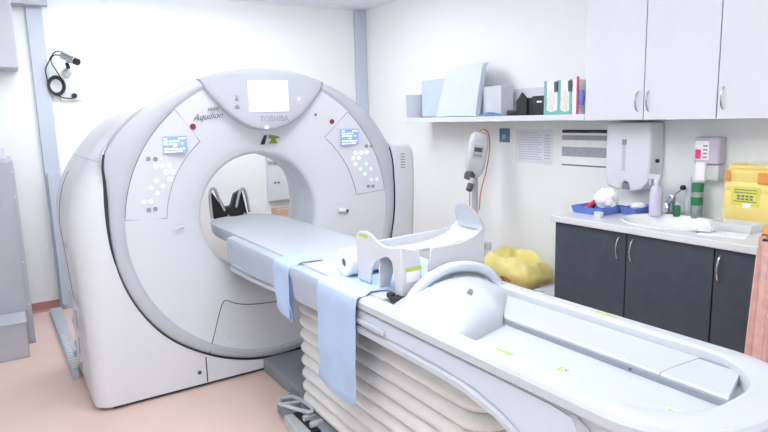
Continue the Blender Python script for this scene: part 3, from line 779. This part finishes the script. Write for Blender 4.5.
# blue tray with tissue and bits
Y_ = thing('blue_tray', 'blue plastic two-compartment tray at the far end of the worktop', 'tray', (3.28, 2.40, .94))
def tub(bm, x0, x1, y0, y1, z0, z1, th=.005, fl=.012):
    def q(x0, x1, y0, y1, z): return [(x0, y0, z), (x1, y0, z), (x1, y1, z), (x0, y1, z)]
    loft(bm, [q(x0 + fl, x1 - fl, y0 + fl, y1 - fl, z0), q(x0, x1, y0, y1, z1), q(x0 + th, x1 - th, y0 + th, y1 - th, z1), q(x0 + fl + th, x1 - fl - th, y0 + fl + th, y1 - fl - th, z0 + th)])
obj('tray_body', tub(NB(), 3.15, 3.40, 2.375, 2.545, .941, .985) or NB(), M_blue, Y_) if False else None
bm = NB(); tub(bm, 3.13, 3.36, 2.36, 2.60, .9405, .988); obj('compartment', bm, M_blue, Y_, bev=.002)
bm = NB(); tub(bm, 3.30, 3.52, 2.245, 2.357, .9405, .985); obj('compartment', bm, M_blue, Y_, bev=.002)
def crumple(name, c, r, m, seed, sc=(1, 1, 1)):
    bm = NB(); bmesh.ops.create_icosphere(bm, subdivisions=4, radius=1); rnd = random.Random(seed)
    ds = [(Vector((rnd.gauss(0, 1), rnd.gauss(0, 1), rnd.gauss(0, 1))).normalized(), rnd.uniform(.05, .18), rnd.uniform(4, 9)) for _ in range(14)]
    for v in bm.verts:
        n = v.co.copy(); f = 1
        for d, a, fr_ in ds: f += a * .8 * abs(sin(n.dot(d) * fr_)) - a * .38
        v.co = Vector((n.x * r * f * sc[0] + c[0], n.y * r * f * sc[1] + c[1], max(c[2] - r * .9 * sc[2], n.z * r * f * sc[2] + c[2])))
    return obj(name, bm, m, origin=c, sharp=80)
tag(crumple('tissue', (3.27, 2.435, 1.03), .060, M_paper, 3, (.9, 1.0, .95)), 'crumpled white paper tissue heaped in the blue tray', 'tissue')
tag(crumple('tissue', (3.41, 2.30, .985), .034, M_paper, 9, (1.3, 1.1, .55)), 'small flat white tissue in the near compartment of the blue tray', 'tissue')
bm = NB(); cyl(bm, (3.22, 2.55, .96), (3.25, 2.50, 1.012), .016); tag(obj('red_cap', bm, M_red, origin=(3.22, 2.54, .96)), 'red capped tube leaning in the blue tray', 'tube')
bm = NB(); cyl(bm, (3.24, 2.52, .96), (3.25, 2.488, 1.028), .009); tag(obj('black_pen', bm, M_black, origin=(3.24, 2.52, .96)), 'black marker standing beside the white tissue in the blue tray', 'pen')
tag(obj('label_block', box(NB(), 3.085, 3.115, 2.335, 2.385, .941, .975), M_white, origin=(3.1, 2.36, .941), bev=.003), 'small white box in front of the blue tray on the worktop', 'box')

# spray bottle
def bottle(name, label, cat, x, y, prof, m, cap=None, mcap=None, extra=None):
    t = thing(name, label, cat, (x, y, .94))
    obj('bottle', lathe(NB(), prof, 'z', (x, y, 0), 24), m, t)
    if cap: obj('cap', lathe(NB(), cap, 'z', (x, y, 0), 20), mcap, t)
    return t
sx, sy = 3.395, 2.170
t = bottle('spray_bottle', 'lilac spray bottle with white trigger head behind the washbasin', 'bottle', sx, sy, [(.030, .941), (.038, .946), (.038, 1.09), (.032, 1.115), (.016, 1.13), (.014, 1.14)], M_lilac)
bm = NB(); lathe(bm, [(.017, 1.138), (.018, 1.165), (.014, 1.17)], 'z', (sx, sy, 0), 16); box(bm, sx - .016, sx + .016, sy - .030, sy + .055, 1.168, 1.196)
box(bm, sx - .010, sx + .010, sy + .055, sy + .072, 1.172, 1.192)
obj('spray_head', bm, M_white, t, bev=.004)
obj('trigger', tube(NB(), [(sx, sy + .035, 1.17), (sx, sy + .045, 1.15), (sx, sy + .042, 1.125)], .006), M_white, t)
bottle('pump_bottle', 'slim white bottle with pointed cap beside the tap', 'bottle', 3.545, 2.045, [(.024, .941), (.026, .945), (.026, 1.11), (.014, 1.13)], M_white, [(.012, 1.128), (.010, 1.16), (.004, 1.195)], M_white)
bottle('green_bottle', 'small bottle with green label between tap and spray can', 'bottle', 3.46, 2.07, [(.018, .941), (.020, .944), (.020, 1.00), (.012, 1.012)], M_green, [(.010, 1.012), (.010, 1.03)], M_white)
t = bottle('spray_can', 'tall spray can with dark green cap behind the washbasin', 'spray can', 3.49, 1.965, [(.030, .941), (.032, .945), (.032, 1.10), (.028, 1.108)], mat('can_print', (150, 160, 158), .35, .3, var=.3, scale=25), [(.033, 1.10), (.034, 1.145), (.030, 1.152), (.004, 1.154)], M_green)
obj('label_band', lathe(NB(), [(.0325, 1.02), (.0325, 1.07)], 'z', (3.49, 1.965, 0), 24, False), M_green, t)

# clear tray and papers on the worktop near end
bm = NB(); tub(bm, 3.22, 3.36, 1.52, 1.74, .941, .985, .003, .01); tag(obj('clear_tray', bm, M_clear, origin=(3.29, 1.62, .941)), 'shallow clear plastic tray in front of the yellow container', 'tray')
tag(obj('paper_sheet', box(NB(), 3.05, 3.20, 1.50, 1.72, .9405, .943, Matrix.Rotation(.3, 3, 'Z')), M_paper, origin=(3.12, 1.6, .9405)), 'white paper sheet lying near the front edge of the worktop', 'paper')
tag(crumple('paper_towel', (3.13, 1.72, .955), .03, M_paper, 12, (1.6, 1.6, .45)), 'flattened white paper towel beside the washbasin', 'paper towel')

# yellow sharps container
Sh = thing('sharps_container', 'large yellow sharps container at the near end of the worktop', 'sharps container', (3.46, 1.62, .94))
x0, x1, y0, y1 = 3.38, 3.54, 1.44, 1.765
def rr(i, z): return rrect(x0 + i, x1 - i, y0 + i, y1 - i, .025, z, 4)
obj('container', loft(NB(), [rr(.006, .941), rr(0, .95), rr(0, 1.12), rr(.004, 1.13), rr(.004, 1.14), rr(0, 1.15), rr(-.0, 1.175), rr(.008, 1.19), rr(.004, 1.20), rr(.004, 1.245), rr(.02, 1.262)]), M_yellow, Sh, bev=.002)
obj('lid', loft(NB(), [rr(.012, 1.262), rr(.012, 1.275), rr(.03, 1.285)]), M_yellow, Sh)
obj('lid_flap', box(NB(), 3.42, 3.50, 1.50, 1.66, 1.285, 1.292), M_white, Sh, bev=.003)
obj('latch', box(NB(), x0 - .010, x0 + .002, 1.50, 1.58, 1.185, 1.245), M_orange, Sh, bev=.006)
bm = NB(); box(bm, x0 - .004, x0 + .003, 1.725, 1.75, 1.19, 1.25); obj('catch', bm, M_orange, Sh, bev=.002)
s = obj('label_card', box(NB(), x0 - .0015, x0 + .002, 1.565, 1.715, 1.06, 1.165), mat('lime_paper', (222, 220, 96), .6), Sh)
bm = NB()
for k in range(5):
    z = 1.15 - k * .016
    if k in (2, 3): 
        for q in range(4): box(bm, x0 - .003, x0 - .001, 1.60 + q * .022, 1.615 + q * .022, z - .009, z)
    else: box(bm, x0 - .003, x0 - .001, 1.58, 1.70, z - .004, z)
obj('printed_lines', bm, M_ink2, s)
obj('note', box(NB(), x0 - .003, x0 + .001, 1.61, 1.65, 1.05, 1.075), M_paper, Sh)

# small wall sharps bin with pink label
Pk = thing('wall_container', 'small clear wall container with pink and white label beneath the cupboards', 'sharps container', (3.55, 1.93, 1.16))
obj('container', box(NB(), 3.50, 3.582, 1.858, 2.008, 1.265, 1.423), mat('cloudy_plastic', (214, 206, 222), .25, alpha=.85), Pk, bev=.012)
obj('holder', box(NB(), 3.515, 3.582, 1.862, 2.003, 1.165, 1.262), mat('cloudy_holder', (226, 228, 232), .3, alpha=.8), Pk, bev=.012)
obj('label_card', box(NB(), 3.496, 3.501, 1.915, 2.0, 1.29, 1.40), M_paper, Pk)
obj('pink_label', box(NB(), 3.4945, 3.4965, 1.962, 1.995, 1.295, 1.35), M_pink, Pk)
bm = NB()
for k in range(4): box(bm, 3.4945, 3.4965, 1.925, 1.95, 1.30 + k * .022, 1.31 + k * .022)
obj('printed_lines', bm, M_ink, Pk)
obj('note', box(NB(), 3.49, 3.516, 1.93, 1.985, 1.165, 1.275), M_paper, Pk, bev=.002)

# paper towel dispenser
Dp = thing('towel_dispenser', 'white wall-mounted paper towel dispenser beneath the cupboards', 'dispenser', (3.5, 2.42, 1.08))
pts = [(2.572, 1.512), (2.252, 1.512), (2.246, 1.30), (2.250, 1.14), (2.30, 1.085), (2.385, 1.068), (2.392, 1.12), (2.415, 1.135), (2.438, 1.12), (2.446, 1.075), (2.50, 1.080), (2.556, 1.095), (2.572, 1.20)]
obj('housing', prism(NB(), pts, 'x', 3.43, 3.583), M_upper, Dp, bev=.018)
obj('level_window', box(NB(), 3.4275, 3.432, 2.42, 2.445, 1.20, 1.39), M_lgrey, Dp, bev=.002)
obj('lock', box(NB(), 3.4255, 3.432, 2.415, 2.447, 1.37, 1.405), M_grey, Dp, bev=.002)
bm = NB(); cyl(bm, (3.50, 2.25, 1.27), (3.50, 2.232, 1.27), .012); obj('knob', bm, M_black, Dp)
obj('paper_slot', box(NB(), 3.44, 3.56, 2.393, 2.438, 1.082, 1.12), M_grey, Dp)

# ------------------------------------------------------------------ shelf and wall cupboards
XS, ZS = 3.27, 1.533
Sf = thing('wall_shelf', 'long white wall shelf left of the cupboards above the papers', 'shelf', (3.43, 3.64, ZS))
obj('shelf_board', box(NB(), XS, X1 - .001, 2.623, 4.67, ZS, ZS + .04), M_upper, Sf, bev=.002)
obj('end_panel', box(NB(), XS + .005, X1 - .001, 4.652, 4.668, ZS + .041, ZS + .255), M_upper, Sf, bev=.0015)
obj('upstand', box(NB(), X1 - .014, X1 - .001, 2.63, 3.66, ZS + .041, ZS + .25), M_upper, Sf)
ups = [(2.62, 2.20, 2.235, 'white wall cupboard door beside the open shelf'), (2.197, 1.766, 2.163, 'white wall cupboard door above the washbasin'),
       (1.763, 1.33, 1.73, 'white wall cupboard door above the yellow container, at right frame edge'), ]
for ya, yb, hy, lab in ups:
    c = thing('wall_cupboard', lab, 'cupboard', (3.43, (ya + yb) / 2, ZS), 'white wall cupboards on the right wall')
    obj('carcass', box(NB(), XS + .018, X1 - .002, yb + .001, ya - .001, ZS + .002, 2.32), M_upper, c)
    d = obj('door', box(NB(), XS, XS + .016, yb + .0015, ya - .0015, ZS - .002, 2.32), M_upper, c, bev=.0015)
    handle(d, XS, hy, 1.64, .125, .028)
# things on the shelf
ZT = ZS + .0405
tag(obj('folded_pad', loft(NB(), [[(3.41, 4.60, ZT), (3.50, 4.60, ZT), (3.50, 4.22, ZT), (3.41, 4.22, ZT)], [(3.43, 4.63, ZT + .34), (3.50, 4.63, ZT + .34), (3.50, 4.19, ZT + .34), (3.43, 4.19, ZT + .34)]]), mat('pale_blue_pad', (190, 202, 222), .6, var=.02), origin=(3.35, 4.4, ZT), bev=.02), 'pale blue box-shaped foam pad at the far end of the wall shelf', 'pad')
rows = []
for i in range(9):
    u = i / 8
    rows.append([(3.305 + .07 * (j / 12) ** 1.3 + (.03 * ((j - 10) / 2) if j > 10 else 0), (4.235 + (3.725 - 4.235) * u) * (1 - j / 12) + (4.135 + (3.70 - 4.135) * u) * j / 12 + .0, ZT + .006 + .47 * j / 12 - (.05 * ((j - 10) / 2) ** 2 if j > 10 else 0) - .03 * sin(pi * u) * 0) for j in range(13)])
tag(obj('blue_pillow', sheet(NB(), rows, lambda p: p + Vector((.05, 0, .004))), mat('pale_pillow', (206, 215, 234), .6, var=.02), origin=(3.33, 4.0, ZT), bev=.016, sharp=60), 'tall pale blue cushion leaning against the wall on the shelf', 'cushion')
tag(obj('white_box', box(NB(), 3.285, 3.42, 3.50, 3.705, ZT, ZT + .235), M_offwhite, origin=(3.35, 3.54, ZT), bev=.003), 'plain white carton on the shelf right of the tall cushion', 'box')
bm = NB(); tube(bm, [(3.278 + .02, 3.62, ZT + .022), (3.31, 3.50, ZT + .03), (3.33, 3.42, ZT + .032)], .02, 8)
# flattened blue and black cable bags
bm.free()
bm = NB(); rows = [[(3.272 + .09 * j / 4, 3.66 - .30 * i / 10, ZT + .004 + .028 * sin(pi * min(1, (i + 1) / 8)) * (1 - .3 * abs(j - 2) / 2)) for j in range(5)] for i in range(11)]
# stand these in front of the carton by moving the carton back
bpy.data.objects['white_box'].location.x += .085
tag(obj('blue_pouch', sheet(bm, rows, lambda p: Vector((p.x, p.y, ZT + .001))), mat('slate_blue_fabric', (112, 140, 184), .6, var=.2, scale=40), origin=(3.31, 3.5, ZT)), 'flat blue pouch lying in front of the white carton on the shelf', 'pouch')
bm = NB(); box(bm, 3.28, 3.40, 3.245, 3.352, ZT, ZT + .04)
tag(obj('black_case', bm, M_black, origin=(3.34, 3.3, ZT), bev=.01), 'flat black case beside the blue pouch on the shelf', 'case')
bm = NB(); box(bm, 3.29, 3.43, 3.105, 3.235, ZT, ZT + .125)
Bk = thing('black_organiser', 'black desk organiser box with a pointed rear panel on the shelf', 'box', (3.36, 3.12, ZT))
obj('box_body', bm, M_black, Bk, bev=.003)
bm = NB(); prism(bm, [(3.245, ZT), (3.245, ZT + .105), (3.225, ZT + .125), (3.19, ZT + .165), (3.14, ZT + .12), (3.14, ZT)], 'x', 3.275, 3.289); obj('pointed_panel', bm, M_black, Bk, bev=.002)
bm = NB(); box(bm, 3.29, 3.40, 2.995, 3.103, ZT, ZT + .135); obj('side_box', bm, M_black, Bk, bev=.003)
obj('label_card', box(NB(), 3.288, 3.29, 3.01, 3.055, ZT + .088, ZT + .100), M_paper, Bk)
# glove boxes
def glove_box(y0, y1, h, label, ear):
    g_ = thing('glove_box', label, 'box', (3.33, (y0 + y1) / 2, ZT), 'teal glove boxes on the shelf')
    obj('carton', box(NB(), 3.285, 3.40, y0, y1, ZT, ZT + h), M_paper, g_, bev=.002)
    obj('teal_band', box(NB(), 3.2835, 3.286, y1 - .026, y1, ZT, ZT + h), M_teal, g_)
    if ear: obj('teal_band', box(NB(), 3.2835, 3.286, y0, y0 + .018, ZT, ZT + h), M_teal, g_)
    bm = NB(); c = (y0 + y1) / 2 - .004
    # printed glove: palm with five fingers pointing up
    prism(bm, [(c + .026, ZT + .035), (c - .02, ZT + .025), (c - .032, ZT + .08), (c - .030, ZT + .125), (c - .020, ZT + .15), (c - .012, ZT + .12), (c - .006, ZT + .165), (c + .002, ZT + .17), (c + .004, ZT + .125), (c + .012, ZT + .160), (c + .019, ZT + .155), (c + .019, ZT + .11), (c + .034, ZT + .12), (c + .036, ZT + .10), (c + .026, ZT + .07)], 'x', 3.2825, 3.2852)
    obj('glove_print', bm, mat('glove_print', (226, 222, 212), .7, var=.1, scale=60), g_)
    bm = NB(); prism(bm, [(y0 + .0, ZT + .0), (y1, ZT), (y1, ZT + .04), (c, ZT + .018), (y0, ZT + .03)], 'x', 3.2826, 3.286); obj('teal_band', bm, M_teal, g_)
    return g_
g1 = glove_box(2.868, 2.985, .232, 'teal and white glove box next to the black organiser', False)
g2 = glove_box(2.745, 2.864, .232, 'teal and white glove box second from the organiser', True)
for y, p in ((2.872, g1), (2.752, g2)):
    bm = NB(); prism(bm, [(y - .012, ZT + .155), (y + .012, ZT + .15), (y + .016, ZT + .19), (y + .016, ZT + .222), (y - .010, ZT + .225), (y - .014, ZT + .20)], 'x', 3.272, 3.283); obj('clip', bm, M_dgrey, p, bev=.003)
bm = NB(); box(bm, 3.285, 3.40, 2.688, 2.738, ZT, ZT + .225); Pb = thing('file_box', 'slim white file with magenta edge beside the cupboard', 'file', (3.34, 2.71, ZT)); obj('cover', bm, M_paper, Pb, bev=.001)
obj('magenta_edge', box(NB(), 3.278, 3.285, 2.685, 2.700, ZT, ZT + .245), mat('magenta_card', (206, 60, 104), .5), Pb)
bm = NB(); tube(bm, [(3.262, 2.668, ZT + .06), (3.262, 2.662, ZT + .11), (3.262, 2.668, ZT + .155)], .017, 12); tag(obj('blue_tape_roll', bm, M_blue, origin=(3.262, 2.665, ZT + .06)), 'blue oval object hanging from the shelf beside the cupboard', 'roll')
bpy.data.objects['blue_tape_roll'].location.x += .028; bpy.data.objects['blue_tape_roll'].location.z -= .0

# papers on the wall
Pp = thing('notice_sheet', 'pale printed notice sheet taped beneath the shelf', 'notice', (X1, 3.35, 1.3))
obj('paper', box(NB(), X1 - .003, X1 - .0005, 3.165, 3.55, 1.195, 1.462), mat('pale_notice', (226, 229, 236), .7, var=.01), Pp)
bm = NB()
for k in range(12):
    z = 1.44 - k * .019; box(bm, X1 - .004, X1 - .0028, 3.27 if k % 3 else 3.31, 3.51, z - .006, z)
for k in range(9): box(bm, X1 - .004, X1 - .0028, 3.185, 3.245, 1.42 - k * .022 - .010, 1.42 - k * .022)
obj('printed_lines', bm, mat('faint_ink', (196, 200, 210), .7), Pp)
Pq = thing('striped_chart', 'wall chart with dark and grey horizontal bands beside the towel dispenser', 'chart', (X1, 2.87, 1.3))
obj('paper', box(NB(), X1 - .004, X1 - .0005, 2.60, 3.07, 1.175, 1.462), M_paper, Pq)
for za, zb_, m in ((1.436, 1.458, M_ink2), (1.385, 1.42, M_duo), (1.265, 1.335, M_duo), (1.196, 1.206, M_ink2)):
    obj('band', box(NB(), X1 - .006, X1 - .0035, 2.602, 3.068, za, zb_), m, Pq)
bm = NB(); prism(bm, [(2.602, 1.460), (2.602, 1.445), (2.70, 1.440), (2.78, 1.448), (2.86, 1.438), (2.95, 1.445), (3.068, 1.440), (3.068, 1.460)], 'x', X1 - .008, X1 - .0055); obj('band', bm, M_black, Pq)
Pc = thing('blue_card', 'small blue card on the wall beneath the shelf', 'card', (X1, 3.67, 1.35))
obj('card', box(NB(), X1 - .006, X1 - .0005, 3.62, 3.735, 1.355, 1.47), mat('steel_blue_card', (84, 128, 160), .6, var=.25, scale=40), Pc)
obj('photo', box(NB(), X1 - .0075, X1 - .0055, 3.66, 3.70, 1.38, 1.42), mat('photo_print', (150, 176, 190), .6, var=.2, scale=80), Pc)
# wall socket low down
Ws = thing('wall_socket', 'white double wall socket low on the right wall behind table', 'socket', (X1, 3.9, .45))
obj('plate', box(NB(), X1 - .012, X1 - .0005, 3.84, 3.98, .41, .48), M_white, Ws, bev=.003)
bm = NB(); tube(bm, [(X1 - .02, 3.92, .43), (X1 - .05, 3.96, .40), (X1 - .06, 3.99, .33), (X1 - .04, 4.02, .2), (X1 - .03, 4.05, .01)], .006); obj('cord', bm, M_dgrey, Ws)
bm = NB(); cyl(bm, (X1 - .03, 3.92, .435), (X1 - .012, 3.92, .435), .017); obj('plug', bm, M_grey, Ws)

# ------------------------------------------------------------------ injector on stand
I_SHIFT = Vector((.2, .24, 0))
I_ = thing('contrast_injector', 'white contrast injector head with grey keypad on a stand by the right wall', 'injector', (3.13, 3.5, 0))
R3 = Matrix.Rotation(radians(-33), 3, 'Z')
ic = Vector((3.13, 3.5, 1.27))
def IR(bm):
    tilt = Matrix.Rotation(radians(9), 3, 'Y')
    for v in bm.verts: v.co = ic + R3 @ (tilt @ (v.co - ic))
    return bm
def xyrr(cx, hx, cy, hy, r, z): return rrect(cx - hx, cx + hx, cy - hy, cy + hy, r, z, 4)
bm = loft(NB(), [xyrr(3.13, .040, 3.5, .035, .03, 1.075), xyrr(3.13, .062, 3.5, .05, .03, 1.11), xyrr(3.13, .078, 3.5, .06, .03, 1.17), xyrr(3.13, .080, 3.5, .06, .03, 1.36), xyrr(3.13, .066, 3.5, .055, .03, 1.425), xyrr(3.13, .040, 3.5, .035, .03, 1.45)])
obj('housing', IR(bm), M_offwhite, I_, sharp=50)
obj('keypad', IR(box(NB(), 3.085, 3.17, 3.434, 3.442, 1.235, 1.345)), M_lgrey, I_, bev=.002)
obj('display', IR(box(NB(), 3.095, 3.16, 3.430, 3.436, 1.29, 1.325)), M_dgrey, I_)
for k in range(3): obj('key', IR(box(NB(), 3.096 + k * .023, 3.112 + k * .023, 3.430, 3.436, 1.25, 1.272)), M_ink, I_)
bm = NB(); tube(bm, [(3.105, 3.42, 1.385), (3.13, 3.415, 1.40), (3.155, 3.42, 1.385)], .006); IR(bm)
obj('badge', IR(box(NB(), 3.10, 3.16, 3.436, 3.444, 1.378, 1.400)), M_panel, I_, bev=.004); bm.free()
bm = NB(); lathe(bm, [(.030, 1.125), (.045, 1.10), (.045, 1.065), (.034, 1.055)], 'z', (3.095, 3.47, 0), 24); obj('syringe_mount', IR(bm), M_dgrey, I_)
bm = NB(); cyl(bm, (3.060, 3.47, 1.07), (3.025, 3.46, 1.02), .024); obj('syringe_tip', bm, M_lgrey, I_)
bm = NB(); cyl(bm, (3.03, 3.46, 1.03), (3.0, 3.45, .985), .026); obj('nozzle_cap', bm, M_dgrey, I_)
bm = NB(); cyl(bm, (3.135, 3.53, .05), (3.135, 3.53, 1.20), .026); obj('pole', bm, M_lgrey, I_)
for k in range(5):
    a = k * 2 * pi / 5 + .3; bm = NB(); tube(bm, [(3.135, 3.53, .07), (3.135 + .12 * cos(a), 3.53 + .12 * sin(a), .065), (3.135 + .24 * cos(a), 3.53 + .24 * sin(a), .05)], .018); cyl(bm, (3.135 + .24 * cos(a), 3.53 + .24 * sin(a) - .012, .026), (3.135 + .24 * cos(a), 3.53 + .24 * sin(a) + .012, .026), .025); obj('leg', bm, M_grey, I_)
bm = NB(); tube(bm, [(3.11, 3.45, 1.45), (3.16, 3.45, 1.47), (3.215, 3.45, 1.43), (3.235, 3.46, 1.30), (3.205, 3.47, 1.12), (3.17, 3.49, .97), (3.155, 3.50, .8)], .005); obj('cable', bm, M_salmon, I_)
bm = NB(); tube(bm, [(3.03, 3.47, 1.09), (3.045, 3.49, .9), (3.05, 3.50, .7)], .0045); obj('cable', bm, M_salmon, I_)

I_.location += I_SHIFT
# ------------------------------------------------------------------ bins behind the table
Yb = thing('waste_bin', 'white waste bin lined with bulging yellow clinical waste bag', 'bin', (3.29, 3.17, 0))
bm = NB(); tub(bm, 3.17, 3.39, 3.10, 3.35, .01, .30, .008, .03); obj('bin_body', bm, M_offwhite, Yb)
rings = []
rnd = random.Random(7)
prof = [(.66, .15), (.70, .26), (.78, .31), (1.10, .345), (1.27, .385), (1.26, .425), (1.12, .46), (1.0, .485), (.92, .50), (.8, .485), (.7, .43)]
for k, (s, z) in enumerate(prof):
    r_ = []
    for i in range(48):
        a = 2 * pi * i / 48
        wob = 1 + (.05 * sin(3 * a + 1) + .03 * sin(7 * a + k * .4) + .02 * sin(13 * a + k)) * min(1, k / 3)
        ex = .175 * s * wob; ey = .212 * s * wob
        sup = (abs(cos(a)) ** 3 + abs(sin(a)) ** 3) ** (-1 / 3)
        zz = z + (.022 * sin(2 * a + .6) + .012 * sin(5 * a + k)) * min(1, k / 4)
        if k >= 5: zz += .035 * max(0, cos(a - 2.2)) + .02 * max(0, sin(a))
        r_.append((3.28 + ex * cos(a) * sup, 3.225 + ey * sin(a) * sup, zz))
    rings.append(r_)
rings.append([(3.28 + (p[0] - 3.28) * .5, 3.225 + (p[1] - 3.225) * .5, .30) for p in rings[-1]])
yb_ = obj('bag_liner', loft(NB(), rings, True, False, True), M_yelbag, Yb, sharp=80)
Wt = text('lettering', 'BIO', .055, M_red, Yb, (3.012, 3.20, .355), (.12, -1, 0), (0, 0, 1), bold=.003)
from mathutils.bvhtree import BVHTree
def wrap(o, liner, px):
    bv = BVHTree.FromPolygons([v.co.copy() for v in liner.data.vertices], [list(p.vertices) for p in liner.data.polygons])
    off = wloc(o.parent) - wloc(liner)
    for v in o.data.vertices:
        h = bv.ray_cast(Vector((-.6, v.co.y + off.y, v.co.z + off.z)), Vector((1, 0, 0)))[0]
        if h is not None: v.co.x = h.x - off.x - .002 - (.0012 if v.co.x < px else 0)
wrap(Wt, yb_, 10)
bm = NB()
for cx_, cz_ in ((0, .017), (-.016, -.010), (.016, -.010)):
    tube(bm, [(3.022, 3.30 + cx_ + .015 * cos(a), .40 + cz_ + .015 * sin(a)) for a in [i * pi / 6 for i in range(10)]], .0035, 6, 1)
hz_ = obj('hazard_mark', bm, M_dgrey, Yb); wrap(hz_, yb_, 10)
Gb = thing('grey_bin', 'low pale grey plastic tub between the waste bin and the slate cabinet', 'bin', (3.33, 2.78, 0))
bm = NB(); tub(bm, 3.14, 3.50, 2.64, 2.90, .005, .335, .006, .04); obj('bin_body', bm, M_lgrey, Gb)
bm = NB(); tub(bm, 3.13, 3.51, 2.63, 2.91, .325, .347, .018, .002); obj('rim', bm, M_white, Gb)

# ------------------------------------------------------------------ rose apron hanging at the right frame edge
Ap = thing('hanging_gown', 'rose pink fabric gown hanging in folds at the right frame edge', 'gown', (2.72, 1.05, 0))
rows = []
N = 60
for i in range(N + 1):
    u = i / N; col = []
    for j in range(15):
        t = j / 14; z = 1.10 - 1.05 * t
        left = 2.545 - .075 * t ** .8; x = left + (.42 + .05 * t) * u
        y = 1.10 - .06 * u + .024 * sin(u * 34) * (.35 + .65 * t) + .012 * sin(u * 71 + 1) + .04 * (1 - u) ** 6 * 0
        col.append((x, y, z))
    rows.append(col)
obj('fabric', sheet(NB(), rows, lambda p: p + Vector((0, .004, 0))), M_apron, Ap, sharp=80)
bm = NB(); tube(bm, [(2.50, 1.095, .05), (2.54, 1.10, .5), (2.575, 1.10, 1.08)], .026, 10); obj('rolled_edge', bm, M_apron, Ap)
bm = NB(); tube(bm, [(2.57, 1.10, 1.10), (2.62, 1.10, 1.135), (2.80, 1.08, 1.16), (2.98, 1.06, 1.12)], .016, 10); obj('hanger', bm, M_orange, Ap)
bm = NB(); tube(bm, [(2.575, 1.10, 1.085), (2.570, 1.10, 1.07)], .020, 10, 1); obj('hanger_tip', bm, M_black, Ap)
bm = NB(); tube(bm, [(2.80, 1.08, 1.17), (2.80, 1.08, 1.22), (2.83, 1.08, 1.25), (2.80, 1.08, 1.28)], .006); obj('hook', bm, M_chrome, Ap)
St2 = thing('gown_stand', 'slim steel stand carrying the rose gown, mostly outside the right edge', 'stand', (2.82, 1.08, 0))
bm = NB(); cyl(bm, (3.02, 1.24, .03), (3.02, 1.24, 1.45), .014); obj('pole', bm, M_chrome, St2)
bm = NB(); cyl(bm, (3.02, 1.26, .0), (3.02, 1.26, .03), .12, 32); obj('base', bm, M_grey, St2)
bm = NB(); tube(bm, [(3.02, 1.24, 1.29), (2.80, 1.08, 1.287)], .006, 8, 1); obj('peg', bm, M_chrome, St2)

Ap.location.x -= .125; St2.location.x -= .125

A.location.z += .004
